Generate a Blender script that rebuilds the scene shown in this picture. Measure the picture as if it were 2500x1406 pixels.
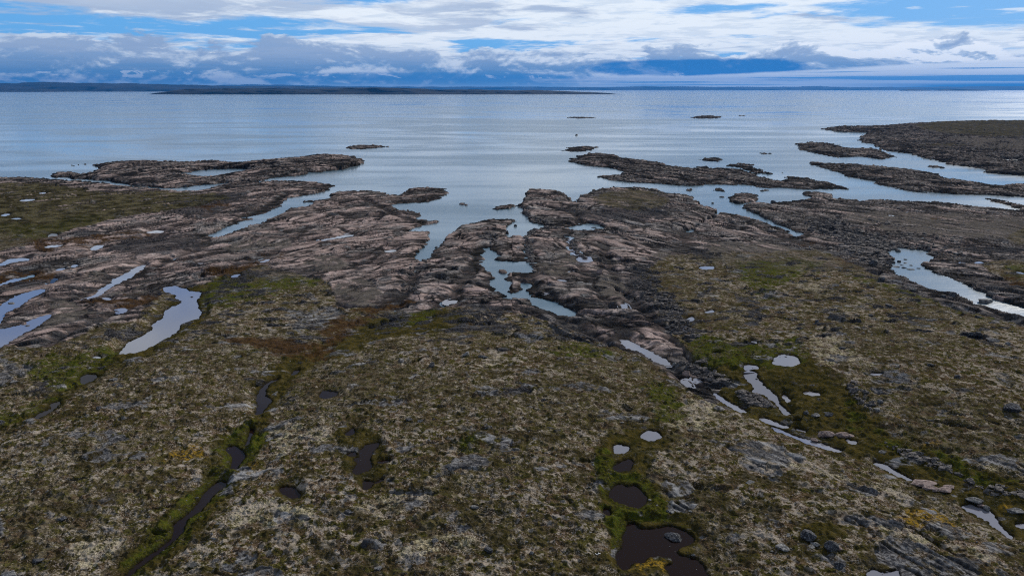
import bpy, math, random
import numpy as np
from mathutils import Vector, noise as mnoise
R = math.radians
random.seed(7)
for o in list(bpy.data.objects): bpy.data.objects.remove(o)
S = bpy.context.scene
COL = S.collection

# ------------------------------------------------------------------ camera, sky, sun, exposure
CAMZ, PITCH, FPX = 60.0, R(15.75), 1720.0
cam = bpy.data.objects.new("camera", bpy.data.cameras.new("camera"))
COL.objects.link(cam); S.camera = cam
cam.location = (0, 0, CAMZ)
cam.rotation_euler = (R(90) - PITCH, 0, 0)
cam.data.lens = 36 * FPX / 2500
cam.data.clip_start = 1.0; cam.data.clip_end = 400000
S.view_settings.view_transform = 'Standard'; S.view_settings.look = 'None'
S.view_settings.gamma = 1; S.view_settings.use_curve_mapping = False
S.view_settings.exposure = 0.22
SUN_AZ, SUN_EL = R(42), R(31)          # azimuth from +Y towards +X
sun = bpy.data.objects.new("sun", bpy.data.lights.new("sun", 'SUN'))
COL.objects.link(sun)
sd = Vector((math.sin(SUN_AZ)*math.cos(SUN_EL), math.cos(SUN_AZ)*math.cos(SUN_EL), math.sin(SUN_EL)))
sun.rotation_euler = sd.to_track_quat('Z', 'Y').to_euler()
sun.data.energy = 5.0; sun.data.angle = R(1.5); sun.data.color = (1, .95, .88)
S.cycles.max_bounces = 5; S.cycles.volume_bounces = 0
S.cycles.use_denoising = False; S.cycles.filter_width = 1.15

class NT:
    """small helper for node trees"""
    def __init__(s, tree): s.t = tree; s.n = tree.nodes; s.l = tree.links
    def new(s, typ, **kw):
        n = s.n.new(typ)
        for k, v in kw.items(): setattr(n, k, v)
        return n
    def put(s, sock, v):
        if v is None: return
        if hasattr(v, 'links') or hasattr(v, 'is_linked'): s.l.new(v, sock)
        else:
            if sock.type == 'RGBA' and hasattr(v, '__len__') and len(v) == 3: v = (*v, 1)
            sock.default_value = v
    def m(s, op, a, b=None, c=None, clamp=False):
        n = s.new('ShaderNodeMath', operation=op); n.use_clamp = clamp
        s.put(n.inputs[0], a); s.put(n.inputs[1], b); s.put(n.inputs[2], c)
        return n.outputs[0]
    def add(s, a, b): return s.m('ADD', a, b)
    def mul(s, a, b): return s.m('MULTIPLY', a, b)
    def ss(s, a, b, x):
        n = s.new('ShaderNodeMapRange', interpolation_type='SMOOTHSTEP')
        s.put(n.inputs[0], x); n.inputs[1].default_value = a; n.inputs[2].default_value = b
        n.inputs[3].default_value = 0; n.inputs[4].default_value = 1
        return n.outputs[0]
    def mix(s, f, a, b, mode='MIX'):
        n = s.new('ShaderNodeMix', data_type='RGBA', blend_type=mode)
        s.put(n.inputs[0], f); s.put(n.inputs[6], a); s.put(n.inputs[7], b)
        return n.outputs[2]
    def vec(s, x, y, z=0.0):
        n = s.new('ShaderNodeCombineXYZ'); s.put(n.inputs[0], x); s.put(n.inputs[1], y); s.put(n.inputs[2], z)
        return n.outputs[0]
    def noise(s, v, scale, detail=4, rough=.55, dist=0, out=0):
        n = s.new('ShaderNodeTexNoise'); s.put(n.inputs['Vector'], v)
        n.inputs['Scale'].default_value = scale; n.inputs['Detail'].default_value = detail
        n.inputs['Roughness'].default_value = rough; n.inputs['Distortion'].default_value = dist
        return n.outputs[out]
    def vor(s, v, scale, feature='F1', out='Distance'):
        n = s.new('ShaderNodeTexVoronoi', feature=feature); s.put(n.inputs['Vector'], v)
        n.inputs['Scale'].default_value = scale
        return n.outputs[out]
    def scalev(s, v, xyz):
        n = s.new('ShaderNodeVectorMath', operation='MULTIPLY'); s.put(n.inputs[0], v); n.inputs[1].default_value = xyz
        return n.outputs[0]

def make_world():
    W = bpy.data.worlds.new("World"); S.world = W; W.use_nodes = True
    N = NT(W.node_tree); N.n.clear()
    tc = N.new('ShaderNodeTexCoord').outputs['Generated']
    sep = N.new('ShaderNodeSeparateXYZ'); N.l.new(tc, sep.inputs[0])
    x, y, z = sep.outputs
    sky = N.new('ShaderNodeTexSky', sky_type='NISHITA'); sky.sun_disc = False
    sky.sun_elevation = SUN_EL; sky.sun_rotation = SUN_AZ
    az = N.m('ARCTAN2', x, y)
    el = N.m('MAXIMUM', z, 0.0)
    def blob(a0, e0, sa, se, amp):
        da = N.m('DIVIDE', N.m('SUBTRACT', az, a0), sa); de = N.m('DIVIDE', N.m('SUBTRACT', el, e0), se)
        r = N.add(N.mul(da, da), N.mul(de, de))
        return N.mul(N.m('EXPONENT', N.mul(r, -1.0)), amp)
    def px(X, Y): return math.atan((X-1250)/FPX), (218-Y)/FPX/1.04
    def B(X, Y, w, h, amp):
        a, e = px(X, Y); return blob(a, e, w/FPX, h/FPX, amp)
    def tot(*a):
        r = a[0]
        for q in a[1:]: r = N.add(r, q)
        return r
    K = 10.0
    def c(r, g, b): return (r*K, g*K, b*K)
    # clear sky: the Nishita sky tinted towards the deep polar blue
    blue = N.mix(.93, sky.outputs[0], N.mix(N.ss(0.0, .35, el), c(.13, .43, .82), c(.05, .20, .60)))
    # high layered cloud, laid out on a horizontal sheet
    inv = N.m('DIVIDE', 1.0, N.add(el, .045))
    P = N.vec(N.mul(x, inv), N.mul(y, inv), 0)
    n1 = N.noise(P, .55, 11, .62, .3)
    n2 = N.noise(N.vec(N.mul(x, inv), N.add(N.mul(y, inv), 17.3), 3.0), 1.25, 11, .62, .3)
    n3 = N.noise(N.vec(N.mul(x, inv), N.add(N.mul(y, inv), 5.3), 9.0), .30, 5, .5)
    bias = tot(B(2400, 12, 350, 50, -.36), B(430, 88, 330, 18, -.17), B(620, 14, 230, 13, -.17),
               B(60, 58, 200, 8, -.10), B(950, 20, 300, 6, -.05), B(1800, 40, 120, 8, -.12), B(1500, 8, 90, 8, -.12), B(1330, 110, 220, 8, -.10), B(2000, 62, 160, 12, -.10),
               B(1500, 80, 700, 70, .10), B(150, 25, 500, 30, .10))
    covA = N.ss(.40, .52, N.add(n1, bias))
    greyA = N.ss(.44, .62, tot(n2, B(200, 25, 560, 45, .20), B(950, 10, 300, 18, .10), B(1000, 78, 330, 14, .10),
                               B(1350, 35, 260, 12, .06), B(1900, 60, 700, 80, -.12), B(1100, 105, 300, 16, -.14),
                               N.mul(N.ss(.10, .5, el), .10)))
    cA = N.mix(greyA, c(.80, .86, .91), c(.38, .47, .62))
    cA = N.mix(N.mul(N.ss(.4, .7, n3), .35), cA, c(.92, .95, .98))
    rip = N.noise(N.vec(N.mul(x, inv), N.mul(N.mul(y, inv), 1.0), 6.0), 2.6, 9, .62, .2)
    cA = N.mix(N.mul(N.ss(.48, .62, rip), .42), cA, c(.46, .57, .71))
    wisp = N.mul(N.ss(.56, .68, N.noise(P, 1.5, 9, .62, .3)), .7)
    col = N.mix(N.m('MAXIMUM', covA, wisp), blue, cA)
    # cumulus bank over the far shore
    def cum(seed, ka, ke, off=0.0, det=12, ro=.62):
        v = N.vec(N.mul(az, ka), N.add(N.mul(el, ke), seed + off), seed)
        return N.noise(v, 1.0, det, ro, .25)
    b0 = cum(4.0, 9, 24); b1 = cum(4.0, 9, 24, .13)
    top = N.add(N.mul(N.noise(N.vec(N.mul(az, 5), 2.0, 0), 1, 4, .5), .035), .037)
    env = N.m('SUBTRACT', top, el)                      # above the bank's ragged top: negative
    envm = N.mul(env, 9.0)
    covB = N.ss(.47, .53, tot(b0, envm, B(2150, 150, 420, 40, -.06), B(1680, 150, 330, 40, -.02), B(2300, 130, 300, 30, .05)))
    lit = N.ss(-.03, .085, tot(N.m('SUBTRACT', b0, b1), N.mul(N.m('SUBTRACT', .57, b0), .45), B(1380, 165, 150, 26, .05), B(2280, 145, 260, 22, .07),
                              B(500, 155, 1000, 60, -.06), B(1750, 165, 330, 30, -.06)))
    darkB = N.mix(N.ss(.012, .05, el), c(.08, .22, .42), c(.29, .39, .56))
    cB = N.mix(lit, darkB, c(.66, .74, .83))
    cB = N.mix(N.mul(N.ss(.7, 1.0, lit), N.ss(-.25, .55, az)), cB, c(.92, .95, .98))
    col = N.mix(N.mul(covB, .93), col, cB)
    # blue rain curtain gaps
    w1 = N.mul(N.m('SUBTRACT', cum(11., 8, 30), .5), .9)
    slab = N.ss(.42, .62, tot(B(1680, 170, 330, 23, 1.0), w1))
    slab = N.mul(slab, N.m('SUBTRACT', 1.0, N.mul(lit, .25)))
    col = N.mix(slab, col, c(.025, .16, .44))
    slab2 = N.ss(.50, .85, tot(B(1100, 190, 520, 15, .9), w1))
    col = N.mix(N.mul(slab2, .8), col, c(.05, .20, .45))
    # small bright cumulus heads
    puf = N.noise(N.vec(N.mul(az, 22), N.mul(el, 75), 21.0), 1.0, 12, .68, .8)
    pm = N.mul(N.ss(.57, .61, puf), N.ss(.35, .6, B(800, 187, 1200, 9, 1.0)))
    col = N.mix(N.mul(pm, .75), col, c(.62, .70, .82))
    # low white stratus strip on the right, low pale strip on the left
    lift = N.mul(N.ss(.05, .72, az), .020)
    edge = N.m('SUBTRACT', N.add(lift, .0135), el)
    st = N.mul(N.ss(-.0015, .002, N.add(edge, N.mul(N.m('SUBTRACT', cum(31., 6, 60), .5), .008))), N.ss(.0, .16, az))
    streak = N.noise(N.vec(N.mul(az, 3.2), N.mul(el, 230), 2.0), 1.0, 5, .55)
    cS = N.mix(N.ss(.50, .60, tot(streak, B(2350, 196, 500, 11, .12), B(1500, 208, 500, 5, .04), B(1900, 180, 600, 14, -.12))), c(.78, .84, .91), c(.14, .32, .58))
    col = N.mix(N.mul(st, .95), col, cS)
    lowb = N.mul(N.ss(.010, .002, el), N.ss(.45, -.1, az))
    col = N.mix(N.mul(lowb, .8), col, N.mix(N.ss(.4, .65, streak), c(.24, .42, .64), c(.45, .56, .72)))
    lr = N.mul(N.ss(.0075, .0045, N.add(el, N.mul(N.m('SUBTRACT', streak, .5), .004))), N.ss(.35, .6, az))
    col = N.mix(lr, col, c(.03, .16, .38))
    # overcast overhead
    over = N.ss(.22, .5, el)
    col = N.mix(N.mul(over, .55), col, c(.36, .41, .50))
    # below the horizon
    col = N.mix(N.ss(0.0, -.03, z), col, c(.15, .17, .19))
    bg = N.new('ShaderNodeBackground'); N.l.new(col, bg.inputs[0]); bg.inputs[1].default_value = .1
    out = N.new('ShaderNodeOutputWorld'); N.l.new(bg.outputs[0], out.inputs[0])
make_world()

# ------------------------------------------------------------------ helpers
def tag(o, label=None, cat=None, group=None, kind=None):
    if label: o['label'] = label
    if cat: o['category'] = cat
    if group: o['group'] = group
    if kind: o['kind'] = kind
    return o
def mat(name):
    M = bpy.data.materials.new(name); M.use_nodes = True
    N = NT(M.node_tree); N.bsdf = M.node_tree.nodes['Principled BSDF']
    N.M = M
    return N
def smooth(a, b, x):
    t = np.clip((x-a)/(b-a), 0, 1); return t*t*(3-2*t)
def hash2(ix, iy, seed):
    h = (ix.astype(np.int64)*374761393 + iy.astype(np.int64)*668265263 + seed*1442695041) & 0xffffffff
    h = ((h ^ (h >> 13))*1274126177) & 0xffffffff
    return ((h ^ (h >> 16)) & 0xffffff).astype(np.float32)/16777216.0
def gnoise(x, y, seed=0):
    ix = np.floor(x); iy = np.floor(y); fx = (x-ix).astype(np.float32); fy = (y-iy).astype(np.float32)
    ix = ix.astype(np.int64); iy = iy.astype(np.int64)
    ux = fx*fx*fx*(fx*(fx*6-15)+10); uy = fy*fy*fy*(fy*(fy*6-15)+10)
    def g(i, j):
        a = hash2(ix+i, iy+j, seed)*6.2831853
        return np.cos(a)*(fx-i) + np.sin(a)*(fy-j)
    a = g(0, 0); a += (g(1, 0)-a)*ux
    b = g(0, 1); b += (g(1, 1)-b)*ux
    return (a + (b-a)*uy)*1.5
def fbm(x, y, oct=4, seed=0, gain=.5):
    r = 0; a = 1.0
    for k in range(oct):
        r = r + a*gnoise(x, y, seed+k*17); x = x*2.03+11.7; y = y*2.03+5.1; a *= gain
    return r
def voro(x, y, seed=0, jit=.9):
    ix = np.floor(x).astype(np.int64); iy = np.floor(y).astype(np.int64)
    f1 = np.full(x.shape, 9., np.float32); f2 = f1.copy(); idv = np.zeros(x.shape, np.float32)
    dx1 = np.zeros(x.shape, np.float32); dy1 = dx1.copy()
    for i in (-1, 0, 1):
        for j in (-1, 0, 1):
            cx = ix+i; cy = iy+j
            px = cx + .5 + jit*(hash2(cx, cy, seed)-.5); py = cy + .5 + jit*(hash2(cx, cy, seed+5)-.5)
            dx = (x-px).astype(np.float32); dy = (y-py).astype(np.float32); d = np.sqrt(dx*dx+dy*dy)
            near = d < f1
            f2 = np.where(near, f1, np.minimum(f2, d)); idv = np.where(near, hash2(cx, cy, seed+9), idv)
            dx1 = np.where(near, dx, dx1); dy1 = np.where(near, dy, dy1)
            f1 = np.where(near, d, f1)
    return f1, f2, idv, dx1, dy1
def link_mesh(name, verts, faces, material, parent=None, smoothf=True):
    me = bpy.data.meshes.new(name); verts = np.asarray(verts, np.float32); faces = np.asarray(faces, np.int32)
    k = faces.shape[1]
    me.vertices.add(len(verts)); me.vertices.foreach_set('co', verts.ravel())
    me.loops.add(faces.size); me.loops.foreach_set('vertex_index', faces.ravel())
    me.polygons.add(len(faces)); me.polygons.foreach_set('loop_start', np.arange(0, faces.size, k, dtype=np.int32))
    try: me.polygons.foreach_set('loop_total', np.full(len(faces), k, np.int32))
    except Exception: pass
    me.polygons.foreach_set('use_smooth', np.full(len(faces), smoothf))
    me.update(calc_edges=True)
    me.materials.append(material)
    o = bpy.data.objects.new(name, me); COL.objects.link(o)
    if parent: o.parent = parent
    return o

# survey notes: outlines of shores, pools and ground cover, read off the aerial view and
# carried onto the terrain below
ZT = dict(P=(0, 0, 1), Z1=(0, 0, .5), Z2=(1250, 0, .5), Z3=(0, 400, .3556), Z4=(800, 400, .3556), Z5=(1600, 400, .36),
          F1=(0, 850, .3955), F2=(800, 850, .3955), F3=(1600, 850, .3955), F4=(1400, 1150, .182), F5=(1850, 1150, .182),
          G1=(1750, 850, .2133), G2=(1050, 520, .199), G3=(2050, 560, .199))
def pts(sx):
    out = []; zt = ZT['P']
    for w in sx.split():
        if w in ZT: zt = ZT[w]; continue
        a, b = w.split(','); out.append((zt[0]+float(a)*zt[2], zt[1]+float(b)*zt[2]))
    return np.array(out)
cp, sp = math.cos(PITCH), math.sin(PITCH)
def px2plane(p, z):
    a = (p[:, 0]-1250)/FPX; b = (703-p[:, 1])/FPX
    Y = cp + b*sp; Z = -sp + b*cp
    t = (CAMZ - z)/np.maximum(-Z, 1e-4)
    return np.stack([a*t, Y*t], 1)
def poly_dist(X, Y, P):
    d = np.full(X.shape, 1e9, np.float32)
    for (x0, y0), (x1, y1) in zip(P[:-1], P[1:]):
        vx, vy = x1-x0, y1-y0; t = np.clip(((X-x0)*vx + (Y-y0)*vy)/(vx*vx+vy*vy), 0, 1)
        d = np.minimum(d, np.hypot(X-x0-t*vx, Y-y0-t*vy))
    return d
VAL = [(px2plane(pts(s), 3.0), a, w) for s, a, w in [
    ("P 250,1500 330,1400 500,1200 580,1080 640,970 720,900 860,800 1000,730", 1.1, 11),
    ("P 2700,1480 2480,1330 2300,1190 2050,1080 1850,1010 1700,930 1560,850 1400,780", 1.7, 15),
    ("P 1700,1500 1620,1340 1540,1200 1510,1100 1600,1000 1650,930", .4, 8),
    ("P -100,1080 80,1020 200,930 300,860 400,780", .7, 12)]]
def base(X, Y):
    def g(cx, cy, sx, sy, a): return a*np.exp(-.5*(((X-cx)/sx)**2 + ((Y-cy)/sy)**2))
    z = 2.2*smooth(240, 110, Y) + .2
    z = z + g(0, 92, 36, 42, 3.2) + g(82, 142, 44, 40, 2.6) + g(-75, 85, 38, 42, 2.0) + g(55, 65, 24, 24, 1.0)
    z = z + g(-70, 150, 30, 22, .6) + g(-330, 390, 90, 70, 1.0)
    z = z + .5*fbm(X/45., Y/45., 2, 3)*smooth(300, 150, Y)
    for P, a, w in VAL:
        z = z - a*np.exp(-(poly_dist(X, Y, P)/w)**2)
    return np.maximum(z, .12)
def px2world(p, zf=None):
    w = px2plane(p, 0. if zf is None else zf)
    if zf is None:
        for _ in range(8):
            w = px2plane(p, base(w[:, 0], w[:, 1]))
    return w

# map raster in (bearing, log distance)
U0, U1, DU = -1.02, 1.02, .0011
V0, V1, DV = math.log(28.), math.log(1900.), .0016
NU = int((U1-U0)/DU); NV = int((V1-V0)/DV)
def to_uv(w): return np.stack([(w[:, 0]/w[:, 1]-U0)/DU, (np.log(np.maximum(w[:, 1], 29))-V0)/DV], 1)
def densify(w, n=4):
    o = []
    for a, b in zip(w, np.roll(w, -1, 0)):
        for k in range(n): o.append(a+(b-a)*k/n)
    return np.array(o)
def fill(rast, w, val=1, box=None):
    q = to_uv(densify(w)); x = q[:, 0]; y = q[:, 1]
    x2 = np.roll(x, -1); y2 = np.roll(y, -1)
    lo = max(0, int(y.min())); hi = min(NV-1, int(y.max())+1)
    for r in range(lo, hi+1):
        yc = r+.5
        m = (y <= yc) != (y2 <= yc)
        if not m.any(): continue
        xs = np.sort(x[m] + (yc-y[m])*(x2[m]-x[m])/(y2[m]-y[m]))
        for a, b in zip(xs[::2], xs[1::2]):
            a = int(max(0, round(a))); b = int(min(NU, round(b)))
            if b > a: rast[r, a:b] = val
def blur(a, r, n=2):
    r = max(1, int(r)); k = 2*r+1
    for _ in range(n):
        for ax in (0, 1):
            p = np.pad(a, [(r+1, r) if i == ax else (0, 0) for i in (0, 1)], mode='edge')
            c = np.cumsum(p, axis=ax, dtype=np.float64)
            a = ((c[k:, :]-c[:-k, :]) if ax == 0 else (c[:, k:]-c[:, :-k])).astype(np.float32)/k
    return a

MAIN = """P -400,440 Z1 0,866 150,868 Z3 240,98 500,118 740,135 830,160 1000,165 1180,192 1400,190 1470,165 1500,150 1640,130 1800,128 1960,118
2100,122 2230,140 2310,152 2250,180 2150,212 2040,225 1950,232 1960,250 1915,300 1862,324 1785,360 1690,390 1600,422 1540,435 1500,460 1410,505
1430,515 1480,515 1560,490 1650,458 1765,415 1815,400 1895,364 1955,330 1990,303 2110,300 2150,275 2200,250 2290,235 Z4 10,215 60,195 200,193
300,188 390,200 415,225 520,205 540,185 620,168 720,168 830,170 800,185 820,205 770,230 700,262 620,272 560,275 480,278 440,285 460,310 470,325
560,320 640,345 610,370 620,390 700,395 785,392 740,410 640,430 560,452 600,470 710,470 700,490 705,510 680,550 620,600 605,640 615,690 660,700
690,660 715,630 715,600 760,580 800,550 810,510 860,480 920,440 1000,405 1060,385 1180,372 1280,385 1330,400 1390,385 1370,350 1330,330 1340,310
1350,230 1390,175 1500,175 1600,195 1650,240 1650,275 1730,290 1720,250 1780,200 1900,165 2100,158 2250,175 2362,210 Z5 110,200 200,205 305,270
255,310 300,305 370,305 410,325 385,360 330,385 280,420 200,465 220,470 265,465 300,425 400,385 440,350 480,335 560,355 660,385 700,400 800,430
900,465 905,490 950,505 1015,495 1000,480 960,460 860,420 760,380 700,350 640,325 585,300 600,285 680,265 800,268 860,252 1000,245 1250,240 1350,250
1440,268 1430,250 1520,240 1640,262 1700,248 1850,255 2000,265 2200,290 2400,310 2500,315 P 2900,560 2900,1700 -400,1700"""
INLETS = [  # open to the sea, level 0
 "G2 1110,90 1000,130 900,180 950,240 900,300 940,330 1050,310 1140,340 1200,280 1210,240 1350,190 1460,180 1450,160 1300,140 1230,130 1150,60",
 """G2 730,360 780,380 770,450 820,490 900,520 900,540 830,550 815,580 850,600 980,600 1080,595 1180,600 1240,640 1265,690 1240,720 1060,715 960,740
 1000,760 990,780 880,850 1000,850 1140,850 1200,870 1260,880 1220,920 1180,990 1220,1040 1350,1065 1480,1080 1580,1110 1680,1180 1820,1230
 1810,1300 1720,1290 1550,1240 1500,1190 1420,1180 1300,1140 1160,1070 940,1045 880,1010 800,960 770,900 710,860 780,800 730,740 670,680 630,590
 665,550 660,490 640,460 690,410""",
 "G2 1130,385 1175,390 1165,450 1195,520 1190,570 1130,505",
 "Z4 1610,440 1700,430 1800,405 1925,440 1890,464 1790,463 1640,456",
 """G3 560,270 640,260 720,225 800,225 850,255 960,250 1060,245 1100,310 1200,370 1100,410 970,420 1050,480 1180,530 1400,620 1700,750 1950,870 2260,960 P 2700,830
 2700,890 G3 2260,1100 1950,1010 1600,900 1280,820 1100,750 900,670 750,570 620,490 640,440 650,370 600,320""",
]
ISLES = [  # label, outline, dome height
 ("long low dark island mid-bay with a blunt left tip and ragged right tail",
  "Z2 275,790 320,760 400,750 480,752 525,768 600,788 680,790 740,800 760,812 840,820 880,835 960,825 1040,825 1110,835 1180,850 1240,875 1310,885 1350,880 1400,870 1470,880 1510,890 1560,898 1620,915 1660,927 1500,925 1420,925 1340,918 1260,920 1180,915 1190,905 1100,905 1000,900 900,907 800,905 700,895 560,890 470,880 400,865 440,855 560,860 540,845 500,825 400,815 310,800", 2.5),
 ("thin pointed dark islet lying just behind the long mid-bay island", "Z2 1035,805 1100,798 1160,800 1200,825 1275,855 1200,845 1100,818", 1.2),
 ("tiny flat rock tucked against the far side of the long mid-bay island", "Z2 895,827 920,813 970,813 950,832", .6),
 ("small dark oval islet just beyond the blunt left tip of the long mid-bay island", "Z2 240,738 290,720 350,715 425,720 400,732 320,744", 1.6),
 ("small lens-shaped rock islet alone in the water behind the thin pointed islet", "Z2 918,780 980,769 1040,776 1000,790 940,790", 1.2),
 ("thin sliver of dark rock awash to the right of the lens-shaped islet", "Z2 1208,751 1240,747 1272,751 1240,755", .5),
 ("dark ragged island in front of the green headland, its low tail trailing to the right",
  "Z2 1380,705 1440,698 1500,699 1570,702 1640,725 1740,725 1800,740 1880,768 1820,772 1800,782 1700,762 1600,772 1500,757 1420,737", 2.4),
 ("very long ridged island on the right running out of the photo between two channels",
  "Z2 1440,797 1500,797 1600,805 1700,808 1800,815 1930,830 2050,845 2110,870 2170,885 2260,890 2340,910 2420,920 2500,935 2700,970 2700,1010 2500,962 2380,957 2270,952 2100,947 1960,937 1800,907 1760,887 1620,857 1560,835 1480,812", 2.6),
 ("broad headland with flat green and gravel top at the upper right edge",
  "Z2 1512,633 1600,618 1700,620 1780,622 1850,612 1950,605 2100,597 2250,592 2500,592 2900,590 2900,930 2500,862 2380,852 2310,842 2310,825 2150,807 2100,792 2000,772 1960,752 1870,742 1810,727 1760,707 1700,692 1710,665 1750,652 1700,645 1600,645", 5.0),
 ("dark rock shelf at the right edge, between the green headland and the very long island", "Z2 2390,907 2500,895 2600,900 2600,945 2500,932 2440,922", 1.2),
 ("dark mound-shaped islet far out in the bay, right of centre", "Z2 870,574 905,567 960,564 1030,573 1000,579 960,582 900,580", 3.5),
 ("thin flat reef far out near the middle of the bay", "Z2 250,576 300,571 360,571 412,576 330,581", 1.5),
 ("tiny dark reef just right of the far mound-shaped islet", "Z2 1108,567 1135,564 1160,567 1135,570", 1.2),
 ("small flat dark islet beyond the tip of the left-hand rocky island", "Z1 1688,722 1700,714 1760,709 1850,711 1892,718 1800,729 1720,730", 2.0),
 ("long left island wrapped round a narrow lagoon, ending in a bare hump",
  "Z1 232,860 300,842 430,850 500,828 480,812 450,805 500,800 640,788 840,790 900,798 1040,793 1180,800 1280,790 1350,778 1480,768 1530,755 1640,755 1730,768 1780,790 1760,805 1700,825 1580,840 1480,843 1500,855 1400,862 1350,870 1290,882 1150,890 1080,895 1000,905 900,915 850,921 740,913 640,905 560,893 480,880 420,876 350,876 330,864 260,872", 3.0),
 ("lone flat skerry in the open inlet, nearer the left peninsula", "Z4 872,280 920,266 990,280 960,292", 1.0),
 ("small black skerry pointing at the left end of the stubby central headland", "Z4 1130,312 1180,285 1260,288 1332,295 1240,305 1170,323", 1.2),
 ("tiny black reef just below the small black skerry", "Z4 1238,333 1260,329 1282,333 1260,338", .5),
 ("tiny dark rock off the notched shore of the left peninsula", "Z4 662,346 700,338 704,352 680,358", .7),
 ("rounded grey islet in the narrow strait, close to the tip of the right-hand shore", "Z5 495,235 540,205 620,198 670,204 706,240 680,256 600,266 560,279 525,266", 2.0),
 ("dark almond-shaped islet in the channel right of the rounded grey islet", "Z5 983,201 1060,195 1150,199 1216,226 1170,237 1130,246 1060,237 1010,216", 1.6),
 ("little scatter of reef at the left mouth of the narrow strait", "Z5 195,177 235,167 272,168 260,182 228,192", .8),
 ("small broken reef in the middle of the narrow strait", "Z5 393,168 435,166 472,180 470,191 410,187", .8),
 ("flat striped shelf of rock awash at the right edge below the very long island", "Z5 2205,236 2300,233 2400,258 2500,283 2600,310 2600,330 2450,300 2350,275", 1.0),
 ("thin dark reef in the channel below the very long island", "Z5 1352,158 1390,155 1432,162 1400,168", .5),
 ("flat reef awash right below the long mid-bay island", "Z5 685,182 740,176 795,182 740,190", .5),
 ("elongated reef just off the right tail of the long mid-bay island", "Z5 845,92 900,86 985,94 1060,98 1050,104 940,104 880,100", .6),
 ("short thin reef between the thin pointed islet and the very long island", "Z5 832,60 870,60 912,72 880,74", .5),
 ("pale flat islet at the left end of the rock cluster in the central lagoon", "G2 828,712 900,698 968,735 930,757 850,747", .6),
 ("large oval grey rock islet in the lower half of the central lagoon", "G2 955,935 975,895 1010,860 1130,862 1132,920 1050,1003 968,988", 1.0),
 ("dark flat rock in the narrow left-hand channel mouth", "Z3 2020,262 2080,256 2168,253 2165,261 2090,266", .4),
 ("small flat reef near the shore of the left-hand rocky island's outer tip", "Z1 340,811 370,807 372,811 350,814", .4),
 ("flat dark reef beside the outer left tip of the left-hand rocky island", "Z1 388,806 410,801 436,804 420,809", .4),
 ("thin dark strip islet in the channel below the green headland", "Z5 1850,18 1890,13 1960,22 1955,33 1890,27", .8),
]
ISLE_LAGOONS = ["Z1 845,852 1000,830 1160,822 1212,830 1200,845 1100,855 1050,870 990,863 900,860", "Z1 700,878 760,866 780,866 720,882",
                "Z2 2350,782 2420,778 2520,790 2520,797 2420,795", "Z1 350,858 420,848 440,852 380,864"]
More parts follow.
